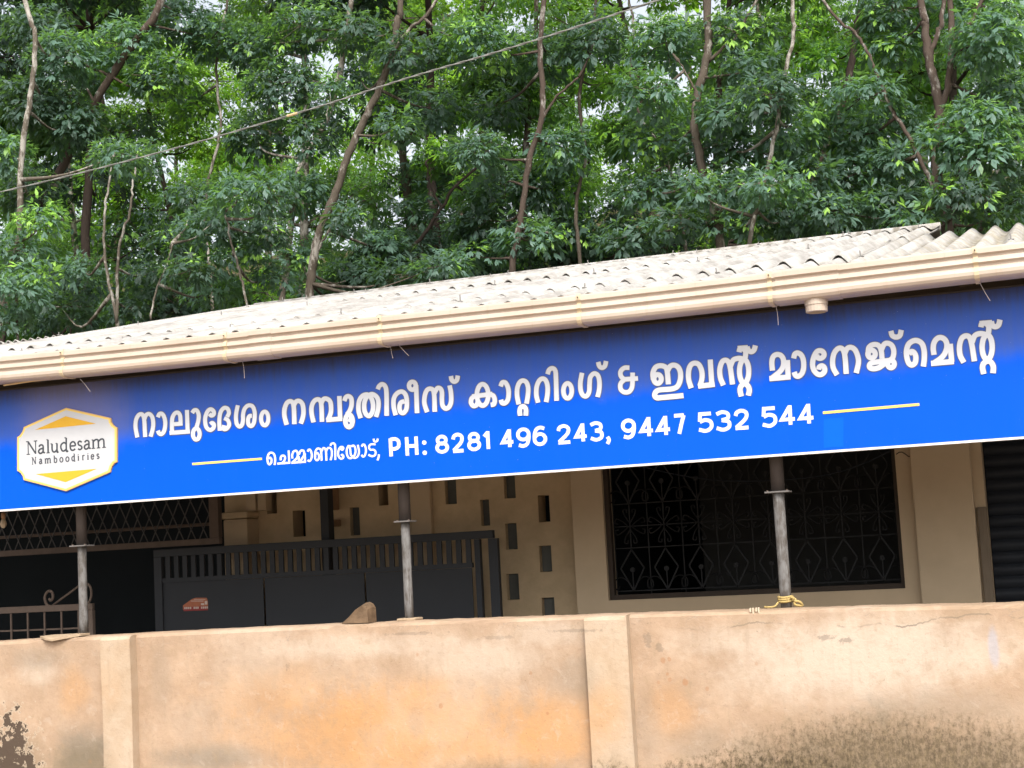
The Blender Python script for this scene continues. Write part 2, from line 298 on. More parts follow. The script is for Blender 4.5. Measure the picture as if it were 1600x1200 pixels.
class MB:
    def __init__(s): s.v = []; s.f = []
    def add(s, vv, ff):
        k = len(s.v); s.v += [tuple(p) for p in vv]; s.f += [tuple(i + k for i in q) for q in ff]; return s
    def box(s, x0, x1, y0, y1, z0, z1):
        return s.add([(x, y, z) for x in (x0, x1) for y in (y0, y1) for z in (z0, z1)],
                     [(0, 1, 3, 2), (4, 6, 7, 5), (0, 4, 5, 1), (2, 3, 7, 6), (0, 2, 6, 4), (1, 5, 7, 3)])
    def bevelbox(s, x0, x1, y0, y1, z0, z1, b=.01):
        bm = bmesh.new(); bmesh.ops.create_cube(bm, size=1)
        for v in bm.verts: v.co = Vector(((x0 + x1) / 2 + v.co.x * (x1 - x0), (y0 + y1) / 2 + v.co.y * (y1 - y0), (z0 + z1) / 2 + v.co.z * (z1 - z0)))
        bmesh.ops.bevel(bm, geom=bm.edges[:], offset=b, segments=2, affect='EDGES', profile=.6)
        bm.verts.index_update(); s.add([v.co.copy() for v in bm.verts], [[v.index for v in f.verts] for f in bm.faces]); bm.free(); return s
    def tube(s, pts, r, n=6, cap=True):
        pts = [Vector(p) for p in pts]; rs = r if isinstance(r, (list, tuple)) else [r] * len(pts)
        k = len(s.v); ref = None
        for i, p in enumerate(pts):
            d = (pts[min(i + 1, len(pts) - 1)] - pts[max(i - 1, 0)]).normalized()
            if ref is None: ref = d.orthogonal()
            ref = (ref - d * ref.dot(d)).normalized(); b = d.cross(ref)
            for j in range(n):
                a = 2 * PI * j / n; s.v.append(tuple(p + (ref * math.cos(a) + b * math.sin(a)) * rs[i]))
        for i in range(len(pts) - 1):
            for j in range(n):
                s.f.append((k + i * n + j, k + i * n + (j + 1) % n, k + (i + 1) * n + (j + 1) % n, k + (i + 1) * n + j))
        if cap:
            s.f.append(tuple(k + j for j in range(n))[::-1]); e = k + (len(pts) - 1) * n; s.f.append(tuple(e + j for j in range(n)))
        return s
    def bar(s, a, b, w, d):
        """flat bar in a plane facing the street, w wide, d deep"""
        a, b = Vector(a), Vector(b); t = (b - a).normalized(); n = Vector((0, 1, 0)); q = t.cross(n).normalized() * w / 2; n = n * d / 2
        return s.add([a + q + n, a - q + n, a - q - n, a + q - n, b + q + n, b - q + n, b - q - n, b + q - n],
                     [(0, 1, 2, 3), (7, 6, 5, 4), (0, 4, 5, 1), (1, 5, 6, 2), (2, 6, 7, 3), (3, 7, 4, 0)])
    def holes(s, x0, x1, z0, z1, y0, y1, hs):
        """wall slab between y0 (front) and y1 with rectangular openings"""
        xs = sorted({x0, x1, *[h[0] for h in hs], *[h[1] for h in hs]}); zs = sorted({z0, z1, *[h[2] for h in hs], *[h[3] for h in hs]})
        xs = [x for x in xs if x0 <= x <= x1]; zs = [z for z in zs if z0 <= z <= z1]
        def solid(i, j):
            if not (0 <= i < len(xs) - 1 and 0 <= j < len(zs) - 1): return False
            cx, cz = (xs[i] + xs[i + 1]) / 2, (zs[j] + zs[j + 1]) / 2
            return not any(h[0] < cx < h[1] and h[2] < cz < h[3] for h in hs)
        for i in range(len(xs) - 1):
            for j in range(len(zs) - 1):
                if not solid(i, j): continue
                a, b, c, d = xs[i], xs[i + 1], zs[j], zs[j + 1]
                s.add([(a, y0, c), (b, y0, c), (b, y0, d), (a, y0, d)], [(0, 1, 2, 3)]); s.add([(a, y1, c), (b, y1, c), (b, y1, d), (a, y1, d)], [(3, 2, 1, 0)])
                if not solid(i - 1, j): s.add([(a, y0, c), (a, y0, d), (a, y1, d), (a, y1, c)], [(0, 1, 2, 3)])
                if not solid(i + 1, j): s.add([(b, y0, c), (b, y0, d), (b, y1, d), (b, y1, c)], [(3, 2, 1, 0)])
                if not solid(i, j - 1): s.add([(a, y0, c), (b, y0, c), (b, y1, c), (a, y1, c)], [(3, 2, 1, 0)])
                if not solid(i, j + 1): s.add([(a, y0, d), (b, y0, d), (b, y1, d), (a, y1, d)], [(0, 1, 2, 3)])
        return s
    @property
    def vf(s): return s.v, s.f
def crom(p, per=6, closed=False):
    """smooth curve through points"""
    p = [np.array(q, float) for q in p]; n = len(p); out = []
    if n < 3 and not closed: return p
    g = lambda i: p[i % n] if closed else (p[0] * 2 - p[1] if i < 0 else (p[-1] * 2 - p[-2] if i >= n else p[i]))
    for i in range(n if closed else n - 1):
        a, b, c, d = g(i - 1), g(i), g(i + 1), g(i + 2)
        for k in range(per):
            t = k / per; out.append(.5 * ((2 * b) + (c - a) * t + (2 * a - 5 * b + 4 * c - d) * t * t + (3 * b - a - 3 * c + d) * t ** 3))
    if not closed: out.append(p[-1])
    return out
rnd = random.Random(7); rng = np.random.default_rng(11)

# ---------------------------------------------------------------- ground
def hill(x, y):
    k = max(0.0, y - 12.6)
    h = .34 * k if k < 45 else 15.3 + (k - 45) * .08
    return h + (.25 * math.sin(x * .7 + y * .3) + .15 * math.sin(x * 1.9 - y * .8)) * min(1, k / 3)
def make_ground():
    xs = [-400, -200, -100, -60, -40] + [-30 + i * 1.5 for i in range(41)] + [40, 60, 100, 200, 400]
    ys = [-300, -100, -40, -15, 0, 4, 8, 12, 12.6] + [13.5 + i * 1.5 for i in range(32)] + [70, 100, 160, 300, 600]
    v = [(x, y, hill(x, y)) for y in ys for x in xs]; n = len(xs)
    f = [(j * n + i, j * n + i + 1, (j + 1) * n + i + 1, (j + 1) * n + i) for j in range(len(ys) - 1) for i in range(n - 1)]
    t = NT('red_earth_and_leaf_litter', .95, .1)
    a, b = t.noise(.8, 6, .7), t.noise(9, 6, .7)
    c = t.mix(a, (.26, .21, .16), (.32, .26, .20)); c = t.mix(t.step(t.axis(1), 11, 13), c, t.mix(b, (.035, .04, .02), (.10, .075, .04)))
    t.col(c); t.bump(b, .5, .03)
    tag(obj('ground', (v, f), t.m, smooth=True), kind='structure')
make_ground()

# ---------------------------------------------------------------- building
ZF = .25                                                     # veranda floor
B = thing('shop_building', 'low beige shop building with corrugated roof standing behind the plastered compound wall', 'building', (-1.6, 7.3, 0))
obj('veranda_floor', MB().box(-9.5, 3.6, 5.95, 12.2, .01, ZF).vf, MAT['floor'], B)
def rect(pxl, pyt, pxr, pyb, Y):
    a, b = at(pxl, pyt, Y), at(pxr, pyb, Y); return (a.x, b.x, b.z, a.z)
ZR = lambda y: 2.93 + .22 * (y - 5.5)                         # roof plane
# window wall
YW_ = 7.3
xl = at(897, 850, YW_).x; wl = at(945, 840, YW_).x; wr = at(1406, 810, YW_).x; wb = at(1180, 929, YW_).z; wt_ = 2.34
xr_ = at(1547, 870, YW_).x; pil0, pil1 = at(1432, 840, YW_ - .06).x, at(1523, 800, YW_ - .06).x
obj('plain_wall', MB().holes(xl, xr_, ZF, 3.25, YW_, YW_ + .23, [(wl, wr, wb, wt_)]).vf, MAT['plaster'], B)
obj('wall_pier', MB().bevelbox(pil0, pil1, YW_ - .06, YW_ - .002, ZF, 3.25, .008).vf, MAT['plaster'], B)
cap_ = at(1400, 703, YW_)
for (a, b) in ((1400, 1424), (1424, 1440)):
    p, q = at(a, 706, YW_ - .01), at(b, 697, YW_ - .01)
    obj('plaster_crack', MB().tube([at(a + (b - a) * k / 5, 710 - (a - 1400) * .1 - 4 * math.sin(k), YW_ - .003) for k in range(6)], .003, 5).vf, MAT['frame'], B)
win = obj('window', MB().bar((wl + .015, YW_ + .06, wb), (wl + .015, YW_ + .06, wt_), .03, .05).bar((wr - .012, YW_ + .06, wb), (wr - .012, YW_ + .06, wt_), .024, .05)
          .bar((wl + .03, YW_ + .06, wb + .015), (wr - .024, YW_ + .06, wb + .015), .03, .05).vf, MAT['frame'], B)
# window grille: fans, diamonds and scroll flowers between upright bars
def grille():
    m = MB(); Y = YW_ + .10; n = 8; pw = (wr - wl - .05) / n; x0 = wl + .03; H = wt_ - wb
    T = lambda pts, r=.0045: m.tube([(x, Y, z) for x, z in crom(pts, 5)], r, 5)
    z0 = wb + .03
    hz = [z0 + .285, z0 + .42, z0 + .56]
    for z in hz + [z0 + .02]: m.bar((x0, Y + .008, z), (x0 + n * pw, Y + .008, z), .007, .006)
    for k in range(n + 1): m.bar((x0 + k * pw, Y + .016, z0), (x0 + k * pw, Y + .016, wt_), .007, .006)
    for k in range(n):
        cx = x0 + (k + .5) * pw
        for zb in (z0 + .02, hz[2]):
            for sg in (-1, 1):
                for q in ([(cx, zb), (cx + sg * .075, zb + .14)], [(cx + sg * .075, zb + .14), (cx, zb + .255)]):
                    m.bar((q[0][0], Y, q[0][1]), (q[1][0], Y, q[1][1]), .009, .009)
                T([(cx, zb), (cx + sg * .03, zb + .055), (cx + sg * .075, zb + .085), (cx + sg * .12, zb + .065), (cx + sg * .125, zb + .025), (cx + sg * .1, zb + .012), (cx + sg * .088, zb + .032)])
            m.bar((cx, Y, zb), (cx, Y, zb + .12), .007, .007); m.tube([(cx, Y - .01, zb + .13), (cx, Y + .01, zb + .13)], .016, 8)
        zc = hz[1]
        m.bar((cx, Y, hz[0]), (cx, Y, hz[2]), .008, .008)
        for sx in (-1, 1):
            for sz in (-1, 1):
                T([(cx, zc + sz * .02), (cx + sx * .03, zc + sz * .065), (cx + sx * .04, zc + sz * .1), (cx + sx * .02, zc + sz * .105), (cx + sx * .018, zc + sz * .085)])
                T([(cx + sx * .01, zc), (cx + sx * .045, zc + sz * .03), (cx + sx * .085, zc + sz * .05), (cx + sx * .095, zc + sz * .025), (cx + sx * .075, zc + sz * .018)])
    return m.vf
obj('window_grille', grille(), MAT['grille'], win)
# dim room behind the window, grey partition on its right half
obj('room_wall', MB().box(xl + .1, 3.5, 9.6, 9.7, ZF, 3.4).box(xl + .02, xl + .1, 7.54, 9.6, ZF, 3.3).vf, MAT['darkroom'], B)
obj('room_partition', MB().box(at(1095, 800, 8.3).x, 2.2, 8.3, 8.36, ZF, 3.2).vf, MAT['partition'], B)
# vent wall
YV = 7.52
VENT = [(415, 750, 433, 802), (457, 798, 478, 838), (546, 793, 563, 836), (590, 742, 607, 789), (694, 742, 714, 787), (786, 732, 806, 778), (750, 781, 766, 821), (840, 774, 860, 815),
        (789, 818, 809, 858), (842, 853, 863, 893), (791, 897, 812, 937), (846, 934, 868, 975), (763, 858, 771, 899), (768, 938, 775, 970)]
vh = [rect(a, b, c, d, YV) for a, b, c, d in VENT]
vx0, vx1 = at(352, 820, YV).x, xl + .05
obj('vent_wall', MB().holes(vx0, vx1, ZF, 3.27, YV, YV + .15, vh).vf, MAT['plaster2'], B)
deep = {0, 1, 3, 7}
for k, h in enumerate(vh):
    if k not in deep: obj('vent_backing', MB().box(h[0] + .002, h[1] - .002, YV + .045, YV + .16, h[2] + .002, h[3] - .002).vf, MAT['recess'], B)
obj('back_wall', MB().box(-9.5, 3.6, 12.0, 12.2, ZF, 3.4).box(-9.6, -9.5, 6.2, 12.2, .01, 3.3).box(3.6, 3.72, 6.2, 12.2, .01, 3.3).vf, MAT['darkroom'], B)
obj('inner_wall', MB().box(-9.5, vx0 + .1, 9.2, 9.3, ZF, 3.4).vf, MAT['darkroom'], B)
p, q = at(640, 780, YV - .05), at(672, 780, YV - .05)
obj('wall_pier', MB().bevelbox(p.x, q.x, YV - .05, YV - .002, ZF, 3.27, .006).vf, MAT['plaster'], B)
# beige stub pier with a cracked cap at the left end of the vent wall
p, q = at(349, 820, 7.36), at(386, 820, 7.36); zt = at(368, 800, 7.36).z
obj('stub_pier', MB().bevelbox(p.x, q.x, 7.36, YV - .003, ZF, zt - .05, .008).vf, MAT['plaster'], B)
obj('stub_pier', MB().bevelbox(p.x - .012, q.x + .012, 7.345, YV - .003, zt - .046, zt, .012).vf, MAT['plaster2'], B)
p, q = at(384, 780, 7.42), at(400, 780, 7.42); r_ = at(414, 780, 7.42)
zb_ = at(395, 798, 7.42).z
obj('door_jamb', MB().box(p.x, q.x - .006, 7.42, YV - .003, zb_, 3.1).box(q.x + .006, r_.x, 7.43, YV - .003, zb_, 3.1).vf, MAT['plaster'], B)
# steel posts of the gate opening, broken laterite at the jamb
p, q = at(500, 800, 7.25), at(513, 800, 7.25)
obj('gate_jamb', MB().bevelbox(p.x, q.x, 7.25, 7.33, ZF, 3.2, .006).vf, MAT['gate'], B)
obj('wall_tooth', MB().bevelbox(at(512, 800, 7.4).x, at(521, 800, 7.4).x, 7.4, YV - .003, at(515, 823, 7.4).z, at(515, 812, 7.4).z, .01).bevelbox(at(510, 800, 7.4).x, at(519, 800, 7.4).x, 7.4, YV - .003, at(515, 797, 7.4).z, 2.8, .01).vf, MAT['jut'], B)
# rolling shutter at the right
sh = MB(); sx0, sx1 = xr_ + .004, 3.4
zz = ZF
while zz < 3.2:
    sh.add([(sx0, 7.50, zz), (sx1, 7.50, zz), (sx1, 7.482, zz + .02), (sx0, 7.482, zz + .02), (sx1, 7.482, zz + .05), (sx0, 7.482, zz + .05), (sx1, 7.50, zz + .07), (sx0, 7.50, zz + .07)], [(0, 1, 2, 3), (3, 2, 4, 5), (5, 4, 6, 7)]); zz += .0701
obj('rolling_shutter', sh.vf, MAT['shutter'], B, smooth=True)
p, q = at(1527, 850, 7.28), at(1549, 850, 7.28)
obj('timber_strip', MB().bevelbox(pil1 + .012, xr_ + .004, 7.265, 7.297, ZF, at(1535, 792, 7.28).z, .004).vf, MAT['timber'], B)
# rafters and purlins under the roof
for k in range(19):
    x = -6.9 + k * .48; ye = 8.0 if x < -5.7 else 10.4 if x < .1 else 7.5
    obj('rafter', MB().add([(x, 5.62, ZR(5.62) - .16), (x + .06, 5.62, ZR(5.62) - .16), (x + .06, ye, ZR(ye) - .16), (x, ye, ZR(ye) - .16), (x, 5.62, ZR(5.62) - .06), (x + .06, 5.62, ZR(5.62) - .06), (x + .06, ye, ZR(ye) - .06), (x, ye, ZR(ye) - .06)],
        [(0, 1, 2, 3), (7, 6, 5, 4), (0, 4, 5, 1), (2, 6, 7, 3), (1, 5, 6, 2), (0, 3, 7, 4)]).vf, MAT['rafter'], B)
obj('eave_shade_sheet', MB().box(-9.4, 3.5, 5.61, 6.7, 2.862, 2.872).vf, MAT['rafter'], B)  # dark sheet added to stand in for the shade under the eave
obj('sagging_wire', MB().tube(crom([at(x, y, 7.22) for x, y in ((1000, 728), (1060, 742), (1130, 751), (1215, 750), (1290, 742), (1345, 726), (1390, 705))], 4), .004, 5).vf, MAT['shutter'], B)

# corrugated roof
roof = bpy.data.objects.new('roof', None)
def sheet(x0, x1, y0, y1, lift, pitch=.146, amp=.0265, flare=0., tilt=0, z_of=ZR):
    n = int((x1 - x0) / pitch * 10); ny = 7; v = []; f = []
    for side in (0, 1):
        for j in range(ny + 1):
            y = y0 + (y1 - y0) * j / ny
            for i in range(n + 1):
                x = x0 + (x1 - x0) * i / n
                w = (amp + flare * (1 - j / ny)) * math.cos(2 * PI * x / pitch)
                v.append((x, y + .006 * math.sin(x * 1.7 + y0), z_of(y) + w + lift * (1 - .6 * j / ny) - side * .008 + tilt * (x - x1) + .006 * math.sin(x * .9 + y0 * 2)))
    N = (n + 1) * (ny + 1)
    for j in range(ny):
        for i in range(n):
            a = j * (n + 1) + i; q = (a, a + 1, a + n + 2, a + n + 1); f.append(q); f.append(tuple(N + k for k in q[::-1]))
    for i in range(n):
        f.append((i + 1, i, N + i, N + i + 1)); e = ny * (n + 1) + i; f.append((e, e + 1, N + e + 1, N + e))
    for j in range(ny):
        a = j * (n + 1); f.append((a, a + n + 1, N + a + n + 1, N + a)); a += n; f.append((a + n + 1, a, N + a, N + a + n + 1))
    return v, f
rf = obj('roof', sheet(-10.5, .292, 5.5, 7.75, .0), MAT['roof'], B, smooth=True)
obj('sheet_row', sheet(.292, 3.9, 5.5, 8.6, .006), MAT['roof'], rf, smooth=True)
ROWS = [(-10.5, -5.76, 6.22, 7.5, .013), (-5.75, .265, 6.22, 8.75, .013), (-5.75, .40, 8.40, 10.5, .013)]
for x0, x1, y0, y1, lf in ROWS: obj('sheet_row', sheet(x0, x1, y0, y1, lf, flare=.0035), MAT['roof'], rf, smooth=True)
obj('ridge_cap', sheet(-5.75, .41, 10.29, 10.52, .014, amp=.019), MAT['roof'], rf, smooth=True)
obj('ridge_cap', MB().tube([(-5.75, 10.55, ZR(10.55) + .005), (-2.5, 10.55, ZR(10.55) + .012), (.41, 10.55, ZR(10.55) + .005)], .035, 10).vf, MAT['roof'], rf, smooth=True)
# smaller ribbed sheets lying over the left end
obj('ribbed_sheet', sheet(-9.5, -5.3, 7.8, 8.9, 0, pitch=.07, amp=.014, z_of=lambda y: 3.470 - .15 * (y - 7.8)), MAT['roof'], rf, smooth=True)
# back slope and gable boards close the roof
obj('back_slope', MB().add([(-5.75, 10.56, ZR(10.56) - .02), (.4, 10.56, ZR(10.56) - .02), (.4, 12.8, ZR(10.56) - .5), (-5.75, 12.8, ZR(10.56) - .5)], [(0, 1, 2, 3)]).vf, MAT['roof'], rf)
obj('roof_lining', MB().add([(-5.7, 7.6, ZR(7.6) - .07), (.2, 7.6, ZR(7.6) - .07), (.2, 10.5, ZR(10.5) - .07), (-5.7, 10.5, ZR(10.5) - .07)], [(0, 1, 2, 3)]).vf, MAT['rafter'], rf)
obj('left_back_slope', MB().add([(-10.5, 7.82, ZR(7.82) - .08), (-5.75, 7.82, ZR(7.82) - .08), (-5.75, 12.2, 3.3), (-10.5, 12.2, 3.3)], [(0, 1, 2, 3)]).vf, MAT['roof'], rf)
obj('room_ceiling', MB().box(.21, 3.6, 7.5, 12.0, 3.28, 3.3).vf, MAT['rafter'], rf)
obj('gable_board', MB().add([(.24, 7.4, ZR(7.4) - .3), (.24, 10.4, ZR(10.4) - .7), (.24, 10.4, ZR(10.4) - .03), (.24, 7.4, ZR(7.4) - .03), (.215, 7.4, ZR(7.4) - .3), (.215, 10.4, ZR(10.4) - .7), (.215, 10.4, ZR(10.4) - .03), (.215, 7.4, ZR(7.4) - .03)],
    [(0, 1, 2, 3), (7, 6, 5, 4), (0, 3, 7, 4), (1, 5, 6, 2), (3, 2, 6, 7), (0, 4, 5, 1)]).vf, MAT['gable'], rf)
for y, x0, x1, st, lf in ((5.95, -6.2, 2.6, .73, 0), (8.1, -6.8, .2, .73, .005), (10.05, -5.5, .35, .584, .005), (10.45, -5.4, .38, .73, .01)):
    x = x0 - (x0 % .146)
    while x < x1:
        xx = x + rnd.uniform(-.01, .01); z = ZR(y) + .024 + lf
        obj('roof_hook', MB().tube([(xx, y, z - .03), (xx + rnd.uniform(-.008, .008), y, z + rnd.uniform(.02, .042))], .004, 5).tube([(xx, y, z + .000), (xx, y, z + .004)], .014, 8).vf, MAT['hook'], rf); x += st

# ---------------------------------------------------------------- gutter
G = thing('rain_gutter', 'long cream plastic rain gutter fixed along the eave above the blue sign', 'gutter', (-1.6, 5.5, 2.78))
def sag(x): return .014 * ((x + 1.7) / 2.8) ** 2 + .002 * math.sin(x * 2.1)
PROF = [(y, z + .222) for y, z in [(5.470, 2.712), (5.452, 2.712), (5.449, 2.704), (5.447, 2.682), (5.460, 2.674), (5.462, 2.666), (5.450, 2.658), (5.445, 2.640), (5.458, 2.631), (5.460, 2.623), (5.446, 2.614), (5.438, 2.598), (5.439, 2.582), (5.447, 2.569), (5.466, 2.561), (5.500, 2.560), (5.555, 2.560), (5.572, 2.575), (5.580, 2.70), (5.575, 2.70), (5.566, 2.578), (5.552, 2.565), (5.472, 2.570), (5.462, 2.585), (5.470, 2.70)]]
def extrude(x0, x1, prof, off=0., step=.25, sc=None):
    n = max(1, int((x1 - x0) / step)); v = []; f = []; k = len(prof)
    for i in range(n + 1):
        x = x0 + (x1 - x0) * i / n
        for y, z in prof:
            if off:
                cy, cz = 5.51, 2.852; dy, dz = y - cy, z - cz; L = math.hypot(dy, dz); y += dy / L * off; z += dz / L * off
            v.append((x, y, z + sag(x)))
    for i in range(n):
        for j in range(k):
            f.append((i * k + j, (i + 1) * k + j, (i + 1) * k + (j + 1) % k, i * k + (j + 1) % k))
    f.append(tuple(range(k))[::-1]); f.append(tuple(n * k + j for j in range(k)))
    return v, f
g1, g2, g3 = at(402, 540, 5.45).x, at(1235, 440, 5.45).x, 3.4
obj('gutter_trough', extrude(-7.5, g3, PROF), MAT['gutter'], G)
outer = PROF[:18]
def strap(x0, x1, off):
    n = 2; v = []; f = []; k = len(outer)
    for x in (x0, x1):
        for o in (off, .0005):
            for y, z in outer:
                dy, dz = y - 5.51, z - 2.852; L = math.hypot(dy, dz); v.append((x, y + dy / L * o, z + dz / L * o + sag(x)))
    for j in range(k - 1):
        f += [(j, j + 1, 2 * k + j + 1, 2 * k + j), (j, k + j, k + j + 1, j + 1), (2 * k + j, 2 * k + j + 1, 3 * k + j + 1, 3 * k + j)]
    f += [(0, 2 * k, 3 * k, k), (k - 1, 2 * k - 1, 4 * k - 1, 3 * k - 1)]
    return v, f
for a, b in ((at(388, 530, 5.45).x, at(424, 530, 5.45).x), (at(1211, 450, 5.45).x, at(1310, 430, 5.45).x)): obj('joint_sleeve', strap(a, b, .004), MAT['gutter'], G)
for px, py in ((97, 575), (352, 548), (594, 524), (905, 492), (1203, 455), (1525, 415), (1800, 380)):
    x = at(px, py, 5.45).x
    br = obj('gutter_bracket', strap(x - .011, x + .011, .005), MAT['bracket'], G)
    obj('bracket_screw', MB().tube([(x, 5.440, 2.919 + sag(x)), (x, 5.434, 2.919 + sag(x))], .004, 8).vf, MAT['rust'], br)
# dangling tie wires below the clips
for pts in (((125, 592), (133, 601), (141, 612)), ((378, 561), (381, 575), (382, 591)), ((610, 540), (612, 552), (614, 560)), ((622, 538), (630, 547), (639, 556)), ((1212, 476), (1215, 492), (1216, 508)), ((1530, 440), (1538, 455), (1547, 470))):
    obj('tie_wire', MB().tube(crom([at(x, y, 5.5) for x, y in pts], 4), .0014, 5).vf, MAT['wire'], G)
obj('support_rod', MB().tube([at(6, 602, 5.52), at(60, 594, 5.52), at(128, 584, 5.52)], .005, 6).vf, MAT['tie'], G)
# outlet spout
oc = at(1275, 470, 5.51); 
def ring(cx, cy, zs, rs, n=20, cap=True):
    v = []; f = []
    for z, r in zip(zs, rs):
        for j in range(n): a = 2 * PI * j / n; v.append((cx + r * math.cos(a), cy + r * math.sin(a), z))
    for i in range(len(zs) - 1):
        for j in range(n): f.append((i * n + j, i * n + (j + 1) % n, (i + 1) * n + (j + 1) % n, (i + 1) * n + j))
    if cap: f.append(tuple(range(n))[::-1]); f.append(tuple((len(zs) - 1) * n + j for j in range(n)))
    return v, f
zo = 2.787 + sag(oc.x)
obj('outlet_spout', ring(oc.x, oc.y, [zo, zo - .03, zo - .031, zo - .062, zo - .064, zo - .066, zo - .04], [.056, .056, .053, .053, .051, .046, .044]), MAT['gutter'], G, smooth=False)

# ---------------------------------------------------------------- sign board
YS = 5.70
zb0 = at(800, 739, YS).z; zt0 = at(150, 596, YS).z
S = thing('sign_board', 'long blue shop sign with white lettering and a hexagonal logo hung under the eave', 'sign', (-1.6, YS, zb0))
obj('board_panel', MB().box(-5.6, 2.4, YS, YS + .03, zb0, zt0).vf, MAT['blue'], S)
obj('edge_trim', MB().box(-5.6, 2.4, YS - .006, YS + .03, zb0 - .012, zb0 - .001).vf, MAT['trim'], S)
obj('top_trim', MB().box(-5.6, 2.4, YS - .005, YS + .03, zt0 + .001, zt0 + .008).vf, MAT['upper'], S)
LAY = [0]
def ribbon(m, pts, w, zoom, closed=False, smooth=True, y0=.0012):
    """a flat vinyl stroke on the board; zoom = (x, y, scale) of the enlargement its points were read from"""
    ox, oy, sc = zoom
    p = crom(pts, 6, closed) if smooth else [np.array(q, float) for q in pts]
    n = len(p); L, R_ = [], []
    for i in range(n):
        a = p[(i - 1) % n] if (closed or i > 0) else p[0]; b = p[(i + 1) % n] if (closed or i < n - 1) else p[-1]
        d = (b - a) / (np.linalg.norm(b - a) + 1e-9)
        if not smooth and not closed and 0 < i < n - 1:
            d1 = (p[i] - p[i - 1]) / np.linalg.norm(p[i] - p[i - 1]); d2 = (p[i + 1] - p[i]) / np.linalg.norm(p[i + 1] - p[i])
            q = d1 + d2; d = q / np.linalg.norm(q); k = 1 / max(.5, abs(np.dot(d, d1)))
        else: k = 1
        nn = np.array([-d[1], d[0]]) * w / 2 * k
        L.append(p[i] + nn); R_.append(p[i] - nn)
    LAY[0] = (LAY[0] + 1) % 14
    base = y0 + LAY[0] * .0001; v = []; f = []
    for i in range(n):
        for q in (L[i], R_[i]):
            c = at(ox + q[0] / sc, oy + q[1] / sc, YS); v.append((c.x, YS - base - i * .0000012, c.z))
    e = n if closed else n - 1
    for i in range(e): f.append((2 * i, 2 * i + 1, 2 * ((i + 1) % n) + 1, 2 * ((i + 1) % n)))
    m.add(v, f)
def poly(m, pts, zoom, y):
    ox, oy, sc = zoom; v = [at(ox + x / sc, oy + yy / sc, YS) for x, yy in pts]; m.add([(c.x, YS - y, c.z) for c in v], [tuple(range(len(v)))])
def ell(cx, cy, rx, ry, n=12, a0=0): return [(cx + rx * math.cos(a0 + 2 * PI * k / n), cy + ry * math.sin(a0 + 2 * PI * k / n)) for k in range(n)]
ZA, ZB, ZC, ZD, ZE, ZF_, ZG, ZH, ZI, ZJ = (200, 580, 6.154), (430, 570, 5.333), (720, 550, 5.517), (1000, 520, 8), (1190, 480, 6.957), (1390, 480, 7.619), (290, 670, 4.848), (590, 630, 3.902), (960, 610, 3.2), (0, 630, 8)
O, Sx = 'closed', 'straight'
